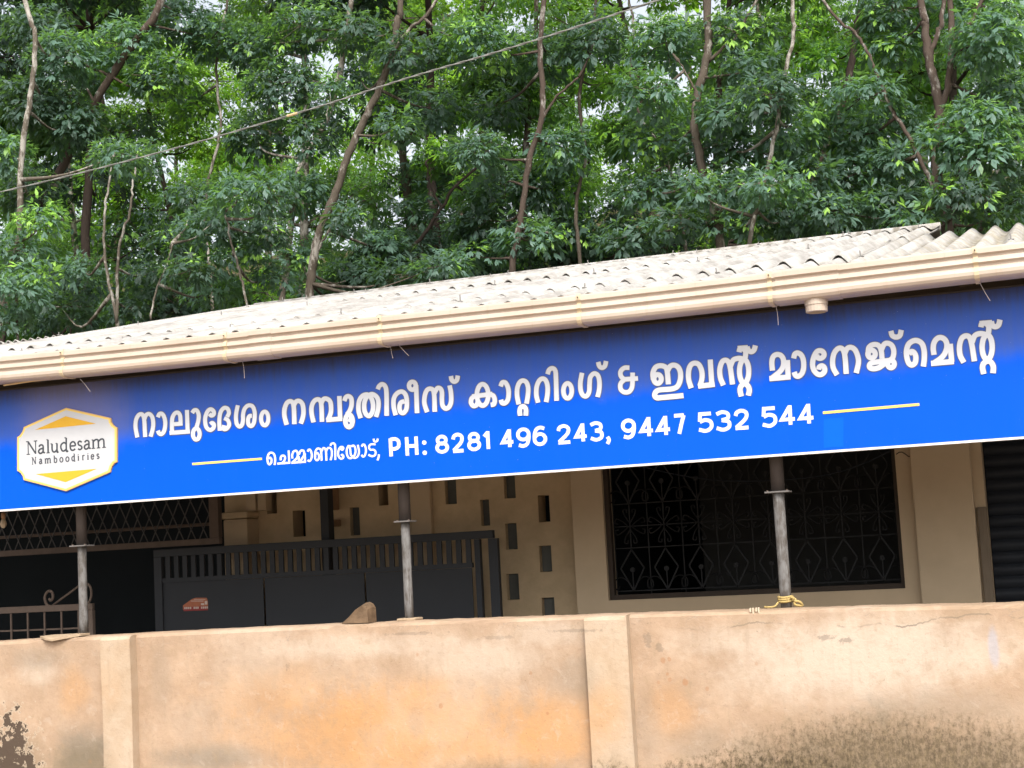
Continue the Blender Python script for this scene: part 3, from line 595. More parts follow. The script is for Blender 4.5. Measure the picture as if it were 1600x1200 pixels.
HEAD = [
 (ZA, 41, [
  [(93, 637), (76, 545), (78, 480), (98, 430), (128, 412), (150, 430), (160, 480), (164, 560), (168, 633)], [(158, 470), (175, 425), (205, 410), (235, 440), (246, 500), (240, 560), (220, 630)],
  [(290, 443), (305, 412), (330, 410), (352, 445), (362, 505), (352, 570), (328, 604), (303, 598), (290, 572)],
  [(428, 598), (425, 520), (430, 450), (452, 408), (482, 398), (503, 425), (508, 470), (508, 505)], [(445, 510), (528, 504), Sx], [(403, 594), (598, 580), Sx], [(570, 373), (577, 582), Sx],
  [(620, 402), (640, 376), (665, 378), (683, 420), (680, 475), (662, 540)], [O] + ell(660, 604, 32, 54),
  [(786, 410), (805, 428), (828, 415), (826, 385), (800, 366), (770, 385), (750, 430), (745, 480), (757, 538), (790, 565), (822, 550), (830, 515), (813, 497), (795, 510)],
  [(886, 573), (882, 480), (892, 400), (925, 355), (960, 360), (974, 400), (958, 440)], [(928, 452), (962, 470), (976, 515), (952, 553), (922, 556), (928, 520)],
  [(1060, 328), (1045, 400), (1042, 460), (1052, 512), (1077, 533), (1100, 515), (1110, 465), (1110, 420), (1125, 362), (1160, 330), (1200, 338), (1220, 385), (1222, 440), (1213, 500), (1188, 528), (1162, 510), (1158, 465), (1172, 432), (1195, 430)],
  [O] + ell(1317, 455, 35, 66)]),
 (ZB, 40, [
  [(98, 500), (80, 430), (80, 370), (100, 318), (130, 304), (150, 320), (158, 365), (162, 495)], [(152, 350), (175, 308), (205, 303), (230, 330), (238, 390), (232, 440), (215, 490)],
  [(322, 480), (305, 400), (308, 340), (330, 300), (360, 288), (380, 305), (388, 350), (392, 475)], [(382, 330), (405, 287), (435, 285), (462, 312), (468, 380), (457, 425), (440, 462)], [(428, 460), (560, 449), Sx], [(537, 260), (544, 455), Sx],
  [(578, 302), (592, 270), (615, 262), (637, 285), (638, 340), (622, 385), (600, 415)], [O] + ell(617, 467, 30, 52), [(620, 478), (632, 455), (638, 430)],
  [(715, 445), (697, 380), (700, 310), (725, 264), (765, 248), (800, 272), (818, 330), (813, 390), (788, 426), (760, 412), (745, 370), (747, 310), (770, 265), (810, 245), (848, 268), (863, 310), (860, 370), (842, 435)],
  [(857, 205), (870, 177), (895, 162), (920, 182), (930, 240), (931, 425)],
  [(1007, 420), (990, 350), (992, 280), (1020, 237), (1060, 224), (1090, 252), (1100, 310), (1095, 370), (1070, 402), (1045, 390), (1038, 350), (1050, 315), (1080, 305)],
  [O] + ell(1146, 175, 28, 33), [(1176, 170), (1184, 403), Sx],
  [(1268, 395), (1245, 320), (1250, 250), (1270, 208), (1300, 200), (1320, 218), (1328, 270), (1331, 392)], [(1322, 250), (1350, 198), (1376, 197), (1391, 227), (1391, 290), (1397, 340), (1420, 364), (1448, 354), (1467, 310), (1467, 240), (1455, 172)],
  [(1466, 94), (1474, 128), (1495, 141), (1516, 127), (1524, 90)]]),
 (ZC, 42, [
  [O] + ell(190, 370, 49, 92), [(100, 384), (275, 362)], [(132, 378), (97, 400), (91, 440), (112, 466), (140, 455), (150, 425)], [(245, 370), (280, 375), (295, 412), (287, 450), (260, 456)],
  [(345, 297), (360, 264), (385, 264), (406, 297), (415, 350), (408, 410), (385, 440), (358, 440), (348, 412)],
  [(502, 452), (488, 380), (490, 310), (510, 262), (540, 247), (568, 263), (583, 310), (580, 380), (568, 446)], [(514, 550), (510, 505), (522, 475), (546, 470), (564, 497), (563, 549)],
  [(668, 437), (653, 370), (656, 300), (678, 247), (708, 230), (735, 247), (750, 300), (748, 370), (737, 432)],
  [(750, 192), (762, 156), (790, 140), (815, 160), (822, 220), (827, 421)], [O] + ell(922, 335, 36, 64),
  [(1047, 180), (1033, 260), (1035, 330), (1055, 374), (1085, 380), (1108, 342), (1112, 270), (1119, 217), (1150, 186), (1183, 203), (1197, 260), (1194, 330), (1180, 389)],
  [(1186, 86), (1196, 122), (1218, 136), (1243, 122), (1254, 78)],
  [(1455, 136), (1410, 138), (1380, 168), (1382, 208), (1410, 234), (1450, 234)], [(1415, 236), (1380, 272), (1380, 320), (1410, 346), (1450, 343), (1476, 308), (1482, 250), (1482, 178)], [(1410, 236), (1529, 228), Sx]]),
 (ZD, 68, [
  [O] + ell(222, 578, 46, 55), [(170, 590), (165, 500), (200, 430), (265, 412), (325, 435), (345, 500), (357, 645)], [(345, 480), (380, 420), (430, 405), (480, 432), (508, 500), (505, 590), (470, 670), (400, 702), (250, 715), (200, 740), (187, 785), (215, 814), (300, 808), (546, 786)],
  [(642, 692), (610, 580), (612, 470), (640, 402), (690, 380), (740, 402), (774, 480), (777, 570), (752, 665)], [(728, 668), (936, 645), Sx], [(879, 335), (900, 660), Sx],
  [(1044, 657), (1006, 560), (1000, 450), (1030, 362), (1075, 343), (1110, 372), (1132, 450), (1158, 646)], [(1132, 420), (1165, 345), (1215, 322), (1265, 322), (1310, 345)],
  [O] + ell(1303, 482, 58, 145), [(1268, 795), (1252, 720), (1265, 668), (1305, 638), (1348, 662), (1368, 715), (1356, 785)],
  [(1240, 243), (1250, 205), (1285, 200), (1318, 228), (1322, 270), (1312, 335)], [(1222, 196), (1350, 186), Sx], [(1340, 176), (1360, 222), (1395, 238), (1428, 214), (1444, 158)]]),
 (ZE, 60, [
  [(120, 690), (113, 620), (118, 560), (140, 526), (175, 514), (213, 527), (238, 570), (236, 640), (200, 700), (110, 775)], [(86, 778), (316, 758), Sx], [(282, 575), (290, 762), Sx],
  [(350, 558), (362, 512), (395, 498), (433, 522), (456, 580), (458, 660), (440, 720), (405, 750), (372, 745), (356, 705)],
  [(600, 520), (612, 550), (645, 556), (676, 535), (678, 500), (650, 475), (605, 482), (570, 540), (555, 620), (570, 685), (608, 727), (650, 732), (684, 702), (685, 660), (660, 638), (630, 650), (622, 680)],
  [(822, 737), (780, 660), (773, 580), (790, 502), (830, 452), (870, 448), (895, 482), (910, 560), (921, 726)], [(900, 520), (930, 452), (975, 438), (1018, 467), (1048, 540), (1053, 610), (1030, 717)],
  [O] + ell(1196, 510, 40, 42), [(1160, 520), (1165, 445), (1200, 412), (1250, 407), (1285, 432), (1302, 480), (1310, 560)], [(1300, 470), (1335, 402), (1380, 394), (1420, 422), (1438, 480), (1428, 545), (1400, 575)],
  [O] + ell(1407, 618, 36, 40), [(1400, 578), (1230, 600), (1180, 618), (1176, 656), (1220, 670), (1280, 655), (1330, 620), (1375, 590)],
  [(1406, 258), (1421, 308), (1462, 326), (1504, 308), (1519, 248)]]),
 (ZF_, 68, [
  [(402, 707), (413, 620), (412, 520), (390, 442), (340, 402), (282, 402), (227, 442), (202, 520), (207, 600), (230, 668), (268, 688), (305, 660), (313, 590), (290, 540), (258, 530), (232, 560)],
  [(530, 568), (520, 490), (531, 422), (570, 372), (618, 363), (663, 392), (683, 450), (668, 530), (620, 600), (520, 672)], [(494, 671), (766, 647), Sx], [(722, 436), (740, 652), Sx],
  [(884, 660), (840, 570), (833, 460), (860, 372), (910, 342), (953, 362), (980, 450), (1010, 645)], [(982, 420), (1012, 345), (1062, 318), (1120, 320), (1170, 345)],
  [O] + ell(1162, 476, 60, 145), [(1122, 796), (1107, 720), (1122, 668), (1172, 642), (1213, 662), (1236, 715), (1231, 786)],
  [(1088, 240), (1098, 198), (1140, 194), (1176, 222), (1181, 270), (1170, 335)], [(1072, 196), (1220, 184), Sx], [(1212, 170), (1226, 218), (1262, 233), (1298, 210), (1314, 149)]]),
]
def strokes(m, zoom, w, lst, y0=.0012):
    for s in lst:
        s = list(s); cl = s[0] == O; stt = s[-1] == Sx
        pts = [q for q in s if q not in (O, Sx)]
        ribbon(m, pts, w, zoom, cl, not stt, y0)
for zoom, w, lst in HEAD:
    hm = MB(); strokes(hm, zoom, w * .93, lst, .0030); ow = obj('heading_word', hm.vf, MAT['white'], S)
    om = MB(); strokes(om, zoom, w * .93 + zoom[2] * 2.4, lst, .0006); obj('word_outline', om.vf, MAT['outline'], ow)
pm = MB()
ZK, ZL = (410, 690, 17.78), (480, 680, 13.333)
strokes(pm, ZK, 58, [
 [(342, 652), (358, 560), (355, 440), (325, 345), (260, 308), (192, 332), (150, 430), (150, 540), (180, 622), (222, 628), (255, 570), (255, 485), (215, 445), (182, 475)],
 [(515, 520), (510, 445), (550, 392), (608, 397), (633, 450), (610, 530), (555, 595)], [(415, 613), (780, 586), Sx], [(733, 245), (750, 605), Sx],
 [(838, 470), (832, 380), (862, 285), (928, 254), (975, 292), (985, 380), (950, 470), (825, 592)], [(1010, 400), (1016, 565), Sx], [(1022, 360), (1042, 295), (1085, 248), (1138, 252), (1165, 310), (1150, 400), (1035, 570)], [(808, 590), (1215, 558), Sx], [(1180, 325), (1190, 570), Sx],
 [(1258, 278), (1290, 228), (1330, 228), (1363, 290), (1378, 390), (1358, 490), (1312, 542), (1262, 512)]])
strokes(pm, ZL, 42, [
 [O] + ell(208, 447, 42, 76), [(170, 470), (174, 345), (215, 282), (263, 282), (290, 320), (300, 420), (304, 532)], [(298, 345), (335, 274), (372, 277), (392, 330), (400, 430), (404, 530)], [(392, 345), (430, 274), (473, 264), (508, 300), (519, 370), (513, 440), (490, 522)],
 [(488, 222), (505, 184), (545, 167), (578, 190), (589, 260), (590, 517)],
 [(700, 272), (718, 302), (748, 294), (755, 262), (730, 246), (690, 254), (656, 310), (646, 380), (660, 450), (700, 488), (744, 478), (757, 440), (734, 408), (705, 425)],
 [(862, 218), (830, 290), (826, 370), (850, 448), (898, 480), (952, 455), (997, 400), (1010, 320), (994, 245), (955, 215), (918, 240)], [(880, 230), (900, 300), (908, 390), (950, 455), (1008, 472), (1060, 430), (1081, 340), (1056, 200)], [(845, 225), (905, 228), Sx],
 [(1135, 238), (1160, 198), (1195, 202), (1220, 260), (1225, 340), (1205, 418), (1166, 447), (1134, 408)],
 [(1428, 195), (1370, 187), (1310, 202), (1292, 260), (1322, 302), (1390, 303), (1428, 350), (1412, 418), (1350, 438), (1278, 408)],
 [(1386, 74), (1396, 120), (1426, 135), (1460, 120), (1474, 70)], [(1497, 400), (1492, 450), (1466, 525)]])
obj('place_name', pm.vf, MAT['white'], S)
GLY = {  # strokes in a unit box, y down
 '8': [[O] + ell(.5, .27, .32, .225), [O] + ell(.5, .73, .39, .265)], '2': [[(.1, .28), (.2, .09), (.5, .0), (.8, .1), (.86, .3), (.7, .55), (.12, .96)], [(.06, 1), (.95, 1), Sx]],
 '1': [[(.05, .26), (.62, .0), Sx], [(.62, -.06), (.62, 1.06), Sx]], '4': [[(.66, .0), (.06, .74), (1.0, .74), Sx], [(.68, -.06), (.68, 1.06), Sx]],
 '9': [[O] + ell(.5, .32, .38, .31), [(.88, .32), (.86, .62), (.72, .92), (.45, 1.02), (.16, .94)]], '6': [[O] + ell(.5, .68, .38, .31), [(.12, .68), (.14, .38), (.28, .08), (.55, -.02), (.84, .06)]],
 '3': [[(.1, .1), (.45, .0), (.8, .1), (.8, .36), (.42, .46)], [(.42, .46), (.84, .56), (.86, .86), (.5, 1.0), (.08, .88)]], '5': [[(.9, .0), (.2, .0), (.16, .44), Sx], [(.16, .46), (.5, .36), (.85, .48), (.88, .8), (.55, 1.0), (.08, .9)]],
 '7': [[(.02, .0), (.92, .0), Sx], [(.9, .0), (.66, .5), (.42, 1.05)]], 'P': [[(.1, -.06), (.1, 1.06), Sx], [(.1, .0), (.6, .0), (.9, .14), (.9, .46), (.6, .6), (.1, .6)]], 'H': [[(.1, -.06), (.1, 1.06), Sx], [(.9, -.06), (.9, 1.06), Sx], [(.1, .5), (.9, .5), Sx]],
}
def glyph(m, ch, zoom, x0, x1, y0, y1, w, slope=-.074):
    if ch in '896253': e_ = (x1 - x0 - w) * .12; x0 -= e_; x1 += e_
    h = w / 2; X0, X1, Y0, Y1 = x0 + h, x1 - h, y0 + h, y1 - h
    for s in GLY[ch]:
        cl = s[0] == O; stt = s[-1] == Sx
        pts = [(X0 + q[0] * (X1 - X0) + (q[1] - .5) * .05 * (Y1 - Y0), Y0 + q[1] * (Y1 - Y0) + slope * (q[0] - .5) * (X1 - X0)) for q in s if q not in (O, Sx)]
        ribbon(m, pts, w, zoom, cl, not stt)
W1, W2 = 22, 19
nums = {}
for ch, x0, x1, y0, y1 in (('P', 64, 146, 208, 328), ('H', 162, 256, 200, 322), ('8', 350, 436, 188, 308), ('2', 450, 530, 180, 302), ('8', 545, 632, 171, 293), ('1', 638, 700, 166, 285), ('4', 747, 838, 155, 274), ('9', 844, 936, 147, 270), ('6', 944, 1036, 140, 262), ('2', 1092, 1180, 128, 250), ('4', 1194, 1285, 119, 239), ('3', 1289, 1379, 110, 234)):
    glyph(nums.setdefault(0 if x1 < 300 else 1 if x0 < 720 else 2 if x0 < 1050 else 3, MB()), ch, ZH, x0, x1, y0, y1, W1)
for ch, x0, x1, y0, y1 in (('9', 32, 110, 140, 243), ('4', 121, 202, 130, 234), ('4', 204, 287, 124, 228), ('7', 290, 364, 116, 222), ('5', 413, 495, 108, 212), ('3', 502, 585, 99, 206), ('2', 597, 675, 92, 197), ('5', 732, 814, 81, 187), ('4', 822, 911, 71, 177), ('4', 914, 1004, 64, 171)):
    glyph(nums.setdefault(4 if x1 < 400 else 5 if x0 < 700 else 6, MB()), ch, ZI, x0, x1, y0, y1, W2)
for cx, cy in ((285, 240), (288, 302)): poly(nums[0], ell(cx, cy, 14, 14, 12)[::-1], ZH, .0014)
ribbon(nums[3], [(1402, 205), (1412, 225), (1402, 248)], 22, ZH)
for m in nums.values(): obj('phone_number', m.vf, MAT['white'], S)
for z_, a, b, w in ((ZG, (52, 267), (580, 227), 17), (ZI, (1043, 112), (1525, 70), 13)):
    m = MB(); ribbon(m, [a, b], w, z_, smooth=False); obj('rule_line', m.vf, MAT['paleyellow'], S)
m = MB(); poly(m, [(1287, 700), (1318, 698), (1318, 652), (1287, 655)], (0, 0, 1), .0008); obj('vinyl_patch', m.vf, MAT['patch'], S)
# logo plaque
def plaque(inset):
    c = np.array([850, 580.0])
    pts = [(840, 60), (1395, 187)] + [(1402, 235), (1425, 272), (1452, 296)] + [(1475, 305), (1475, 735)] + [(1440, 752), (1412, 790), (1398, 830)] + [(1392, 862), (840, 1100), (310, 960)] + [(300, 912), (275, 875), (250, 855)] + [(230, 847), (230, 425)] + [(262, 405), (290, 365), (305, 330)] + [(312, 300)]
    out = []; n = len(pts); P = [np.array(p, float) for p in pts]
    for i in range(n):
        d1 = P[i] - P[i - 1]; d2 = P[(i + 1) % n] - P[i]; d1 /= np.linalg.norm(d1); d2 /= np.linalg.norm(d2)
        nn = np.array([-d1[1] - d2[1], d1[0] + d2[0]]); nn /= np.linalg.norm(nn); k = 1 / max(.45, float(np.dot(nn, np.array([-d1[1], d1[0]]))))
        out.append(tuple(P[i] + nn * inset * k))
    return out
def slab(pts, zoom, y0, y1):
    ox, oy, sc = zoom; v = [at(ox + x / sc, oy + y / sc, YS) for x, y in pts]; n = len(v)
    vv = [(c.x, YS - y1, c.z) for c in v] + [(c.x, YS - y0, c.z) for c in v]
    return vv, [tuple(range(n))] + [((i + 1) % n, i, n + i, n + (i + 1) % n) for i in range(n)]
lg = obj('logo_plaque', slab(plaque(0), ZJ, 0, .012), MAT['gold'], S)
obj('plaque_line', slab(plaque(11), ZJ, .0121, .0130), MAT['paleyellow'], lg)
obj('plaque_face', slab(plaque(27), ZJ, .0131, .0142), MAT['plaque'], lg)
for tri in ([(840, 165), (1218, 258), (455, 336)], [(840, 988), (465, 886), (1232, 820)]): obj('plaque_triangle', slab(tri, ZJ, .0143, .0150), MAT['yellow'], lg)
LAT = {  # unit box: x 0..1, y 0 = top of x-height, 1 = baseline; serif strokes follow 's'
 'N': [[(.12, -.5), (.12, 1), 't'], [(.12, -.5), (.88, 1)], [(.88, -.5), (.88, 1), 't'], [(-.05, 1), (.3, 1), 't'], [(-.08, -.5), (.16, -.5), 't'], [(.7, -.5), (1.05, -.5), 't']],
 'a': [[(.16, .2), (.4, .0), (.68, .1), (.72, .4), (.72, .85), (.95, .98)], [(.72, .42), (.3, .5), (.12, .75), (.3, 1.0), (.6, .9), (.72, .7)]],
 'l': [[(.5, -.55), (.5, 1)], [(.15, 1), (.85, 1), 't'], [(.2, -.55), (.5, -.55), 't']],
 'u': [[(.2, .0), (.2, .7), (.38, .98), (.62, .9), (.78, .7)], [(.78, .0), (.78, .98), (.95, 1)], [(.02, .0), (.2, .0), 't'], [(.6, .0), (.78, .0), 't']],
 'd': [[(.75, -.55), (.75, .98), (.95, 1)], [(.75, .2), (.5, .0), (.2, .2), (.14, .55), (.3, .95), (.55, .95), (.75, .75)], [(.55, -.55), (.75, -.55), 't']],
 'b': [[(.22, -.55), (.22, 1)], [(.22, .2), (.5, .0), (.8, .2), (.86, .5), (.75, .9), (.45, 1.0), (.22, .8)], [(.05, -.55), (.22, -.55), 't']],
 'e': [[(.16, .48), (.84, .45), (.76, .1), (.5, .0), (.22, .15), (.14, .5), (.25, .9), (.55, 1.0), (.85, .85)]],
 's': [[(.82, .15), (.5, .0), (.2, .15), (.3, .42), (.7, .58), (.82, .82), (.5, 1.0), (.15, .88)]],
 'm': [[(.12, .0), (.12, 1)], [(.12, .2), (.3, .0), (.46, .12), (.48, 1)], [(.48, .25), (.66, .0), (.84, .12), (.86, 1)], [(.0, 1), (.25, 1), 't'], [(.36, 1), (.6, 1), 't'], [(.74, 1), (1, 1), 't'], [(.0, .0), (.12, .0), 't']],
 'o': [[O] + ell(.5, .5, .38, .5)], 'i': [[(.5, .0), (.5, 1)], [(.45, -.38), (.55, -.26), 'd'], [(.1, 1), (.9, 1), 't'], [(.2, .0), (.5, .0), 't']],
 'r': [[(.3, .0), (.3, 1)], [(.3, .3), (.55, .02), (.9, .06)], [(.05, 1), (.6, 1), 't'], [(.1, .0), (.3, .0), 't']],
}
def latin(m, ch, x0, x1, yb, xh, w, slope=-.09):
    for s in LAT[ch]:
        cl = s[0] == O; k = s[-1] if isinstance(s[-1], str) else ''
        pts = [(x0 + q[0] * (x1 - x0) + (q[1] - 1) * .02 * xh, yb - (1 - q[1]) * xh + slope * (q[0] - .5) * (x1 - x0)) for q in s if not isinstance(q, str)]
        ribbon(m, pts, w * (.6 if k == 't' else 1), ZJ, cl, len(pts) > 2, y0=.0145)
m = MB()
for ch, x0, x1, yb in (('N', 358, 482, 637), ('a', 492, 588, 628), ('l', 592, 652, 622), ('u', 652, 758, 612), ('d', 765, 878, 600), ('e', 885, 974, 590), ('s', 983, 1056, 582), ('a', 1062, 1160, 574), ('m', 1164, 1345, 560)): latin(m, ch, x0, x1, yb, 106, 21)
obj('plaque_name', m.vf, MAT['letter'], lg)
m = MB()
for ch, x0, x1, yb in (('N', 420, 472, 764), ('a', 508, 552, 757), ('m', 578, 660, 750), ('b', 688, 737, 744), ('o', 763, 812, 737), ('o', 838, 888, 730), ('d', 912, 962, 722), ('i', 988, 1012, 716), ('r', 1042, 1082, 710), ('i', 1106, 1132, 705), ('e', 1155, 1197, 700), ('s', 1226, 1264, 693)): latin(m, ch, x0, x1, yb, 57, 16)
obj('plaque_subtitle', m.vf, MAT['greyletter'], lg)

# ---------------------------------------------------------------- compound wall
YC = 5.62; zc = at(800, 966, YC).z
Wl = thing('boundary_wall', 'weathered cream and ochre plastered compound wall with algae along its foot', 'wall', (-1.6, YC, 0))
def dip(x): return -.003 * (max(-7, min(2.5, x)) + 1.9) ** 2
def wallface(x0, x1, y0, y1, z1, step=.06, seed=0):
    """plaster wall with an uneven front and a softly broken top edge"""
    n = int((x1 - x0) / step); v = []; f = []
    zs = [0, .3, .5, .7, .85, 1.0, 1.15, z1 - .05, z1 - .018]
    prof = lambda x: [(y0 + .004 * math.sin(x * 2.3 + z * 5 + seed) + .003 * math.sin(x * 7.1 - z * 9), z) for z in zs]
    for i in range(n + 1):
        x = x0 + (x1 - x0) * i / n
        e = dip(x) + .0015 * math.sin(x * 1.3 + seed) + rnd.uniform(-.0022, .0022); g = rnd.uniform(0, .006)
        col = [(a_, b_ + (dip(x) if b_ > 1.2 else 0)) for a_, b_ in prof(x)] + [(y0 + .004 + g, z1 - .004 + e), (y0 + .016 + g, z1 + e), ((y0 + y1) / 2, z1 + .003 + e), (y1 - .01, z1 + e), (y1, z1 - .012 + e), (y1, 0)]
        v += [(x, a, b) for a, b in col]; k = len(col)
    for i in range(n):
        for j in range(k - 1): f.append((i * k + j, (i + 1) * k + j, (i + 1) * k + j + 1, i * k + j + 1))
    f.append(tuple(range(k))); f.append(tuple(n * k + j for j in range(k))[::-1])
    return v, f
obj('wall_panel', wallface(-7.5, 3.5, YC, YC + .25, zc), MAT['wall'], Wl)
for a, b, sd in ((159, 205, 1), (919, 985, 2), (1800, 1870, 3)):
    x0, x1 = at(a, 1080 if a < 1500 else 1020, YC - .065).x, at(b, 1080 if a < 1500 else 1020, YC - .065).x
    obj('wall_pilaster', wallface(x0, x1, YC - .065, YC + .02, zc - .004, .04, sd), MAT['pilaster'], Wl)
# limewash drips over the edge
m = MB()
for px in (1172, 1176, 1181, 1185):
    a = at(px, 952 - (px - 1170) * .06, YC - .009); m.bevelbox(a.x - .004, a.x + .004, YC - .0065, YC + .01, a.z - rnd.uniform(.012, .034), a.z + .006, .003)
obj('limewash_drip', m.vf, MAT['lime'], Wl)

# ---------------------------------------------------------------- posts on the wall
def post(label, px_top, py_fl, px_bot, w_lo, w_up, w_fl, base=False):
    YP = 5.80
    fl = at(px_top, py_fl, YP); zb = zc + dip(fl.x) + .002
    x = fl.x
    P = thing('veranda_post', label, 'post', (x, YP, zb), 'posts standing on the compound wall')
    r0, r1 = w_lo / 2, w_up / 2
    obj('lower_post', ring(x, YP, [zb, zb + .1, zb + .25, fl.z - .05, fl.z - .004], [r0 * .95, r0, r0 * .98, r0, r0 * 1.02], 14), MAT['post'], P, smooth=True)
    obj('upper_pipe', ring(x, YP, [fl.z + .005, fl.z + .3, 2.8], [r1, r1, r1], 18), MAT['upper'], P, smooth=True)
    fp = obj('flange_plate', MB().bevelbox(x - w_fl / 2, x + w_fl / 2, YP - .05, YP + .05, fl.z - .0035, fl.z + .0045, .002).vf, MAT['flange'], P)
    for sx in (-1, 1): obj('flange_bolt', MB().tube([(x + sx * (w_fl / 2 - .012), YP - .03, fl.z + .0045), (x + sx * (w_fl / 2 - .012), YP - .03, fl.z + .011)], .005, 6).vf, MAT['rust'], fp)
    if base: obj('mortar_base', MB().bevelbox(x - .05, x + .06, YP - .06, YP + .05, zb, zb + .014, .006).vf, MAT['flake'], P)
    return P
p1 = post('grey pipe post beside the scrolled railing, leftmost of the posts on the wall', 128, 853, 135, .052, .062, .108)
p2 = post('weathered peeling post standing right of the loose stone, in front of the dark gate', 633, 815, 640, .05, .066, .092, True)
p3 = post('weathered post wrapped with yellow rope, standing before the grilled window', 1216, 769, 1238, .058, .068, .122)
# rope knotted round the third post
x3 = p3.location.x; 
zc3 = zc + dip(x3)
R = thing('tied_rope', 'yellow nylon rope knotted round the foot of the post before the window', 'rope', (x3, 5.80, zc3))
m = MB(); pts = []
for k in range(60):
    a = k / 60 * 2 * PI * 3.0; pts.append((x3 + .036 * math.cos(a), 5.80 + .036 * math.sin(a), zc3 + .03 + .03 * k / 60 + .005 * math.sin(a)))
obj('rope_coil', m.tube(pts, .0065, 7).vf, MAT['rope'], R, smooth=True)
obj('rope_knot', MB().tube(crom([(x3 + .03, 5.765, zc3 + .055), (x3 + .055, 5.76, zc3 + .04), (x3 + .05, 5.75, zc3 + .02), (x3 + .07, 5.755, zc3 + .012), (x3 + .085, 5.765, zc3 + .012), (x3 + .075, 5.75, zc3 + .03), (x3 + .05, 5.748, zc3 + .035)], 5), .0065, 7).vf, MAT['rope'], R, smooth=True)
obj('rope_tail', MB().tube(crom([(x3 - .035, 5.77, zc3 + .03), (x3 - .05, 5.75, zc3 + .012), (x3 - .085, 5.745, zc3 + .010), (x3 - .1, 5.75, zc3 + .012)], 5), .005, 7).vf, MAT['rope'], R, smooth=True)
# stone
def stone():
    bm = bmesh.new(); a, b = at(538, 975, 5.72), at(584, 972, 5.72); w = b.x - a.x; h = .105
    prof = [(0, .0), (.28, .32), (.55, .72), (.8, 1.0), (.93, .97), (1.0, .72), (1.0, .0)]
    v = []; n = len(prof)
    for dy, sc in ((-.055, .92), (-.02, 1), (.03, 1), (.06, .9)):
        for x, z in prof: v.append((a.x + w * (.5 + (x - .5) * sc) + rnd.uniform(-.004, .004), 5.72 + dy + rnd.uniform(-.005, .005), zc + .003 + h * z * sc + (rnd.uniform(-.004, .004) if z else 0)))
    f = [(j * n + i, (j + 1) * n + i, (j + 1) * n + (i + 1) % n, j * n + (i + 1) % n) for j in range(3) for i in range(n)] + [tuple(range(n)), tuple(3 * n + i for i in range(n))[::-1]]
    return v, f
so = obj('loose_stone', stone(), MAT['stone'], loc=(at(560, 970, 5.72).x, 5.72, zc)); tag(so, 'wedge shaped brown stone lying on top of the compound wall beside the middle post', 'stone')
zf = zc + dip(-4.4)
a, b = at(66, 1000, 5.66), at(124, 996, 5.66)
fv = [(a.x, 5.64, zf + .006), (a.x + .06, 5.60, zf - .002), (a.x + .11, 5.596, zf - .012), (a.x + .17, 5.602, zf - .004), (b.x + .02, 5.64, zf + .010), (b.x + .03, 5.72, zf + .011), (a.x + .02, 5.74, zf + .008)]
fk = obj('cement_flake', (fv + [(x, y, z + .012) for x, y, z in fv], [tuple(range(7))[::-1], tuple(range(7, 14))] + [(i, (i + 1) % 7, 7 + (i + 1) % 7, 7 + i) for i in range(7)]), MAT['flake'], loc=(a.x, 5.66, zf))
tag(fk, 'thin broken cement flake lying on the edge of the compound wall below the railing', 'flake')

# ---------------------------------------------------------------- gate
YG = 7.1
Ga = thing('sheet_gate', 'wide charcoal steel sheet gate with a slotted top and an orange sticker', 'gate', (at(500, 900, YG).x, YG, ZF))
gx0, gx1 = at(243, 900, YG).x, at(775, 900, YG).x
gz = (at(243, 862, YG).z + at(755, 826, YG).z) / 2; gt = gz
s0 = gz - .06; s1 = gz - .195
gate_r = at(740, 900, YG).x
bm_ = MB().bevelbox(gx0, gx1, YG - .02, YG + .02, gz - .05, gz, .004).bevelbox(gx0, gx0 + .06, YG - .02, YG + .02, ZF + .05, gz - .051, .004).box(gx0 + .06, gate_r, YG - .014, YG + .014, s1 - .03, s1)
for px in (745, 767): 
    xx = at(px, 900, YG).x; bm_.box(xx, xx + (.035 if px == 745 else .06), YG - .02, YG + .02, ZF + .05, gz - .051)
obj('gate_frame', bm_.vf, MAT['gate'], Ga)
pit = .066; x = gx0 + .085; k = 0
while x < gate_r - .02:
    obj('gate_slat', MB().box(x, x + .034, YG - .008, YG + .008, s1, gz - .05).vf, MAT['gate'], Ga); x += pit
for a, b in ((252, 411), (414, 569), (572, 738)):
    obj('gate_sheet', MB().box(at(a, 900, YG).x, at(b, 900, YG).x, YG - .004, YG + .004, ZF + .06, s1 - .031).vf, MAT['gate'], Ga)
st = [(286, 953), (286, 946), (300, 936), (306, 934), (323, 934), (325, 940), (325, 953)]
def flat(pts, Y, d):
    v = [at(x, y, Y) for x, y in pts]; n = len(v)
    return [(c.x, Y - d, c.z) for c in v] + [(c.x, Y, c.z) for c in v], [tuple(range(n))[::-1]] + [(i, (i + 1) % n, n + (i + 1) % n, n + i) for i in range(n)]
sk = obj('gate_sticker', flat(st, YG - .005, .001), MAT['sticker'], Ga)
obj('sticker_band', flat([(287, 955), (287, 948.5), (325, 947), (325, 953.5)], YG - .0062, .0006), MAT['stickerlow'], sk)
m = MB()
for x0, x1, y0, y1 in [(288 + k * 2.9, 290.1 + k * 2.9, 948.6 - k * .09, 951.8 - k * .09) for k in range(13) if k not in (4, 8)] + [(314, 319, 942.5, 945.5), (320, 324, 939, 944.5), (298, 318, 938.6, 939.6), (303, 321, 936.4, 937)]:
    v, f = flat([(x0, y1), (x0, y0), (x1, y0), (x1, y1)], YG - .0070, .0004); m.add(v, f)
obj('sticker_print', m.vf, MAT['stickertext'], sk)

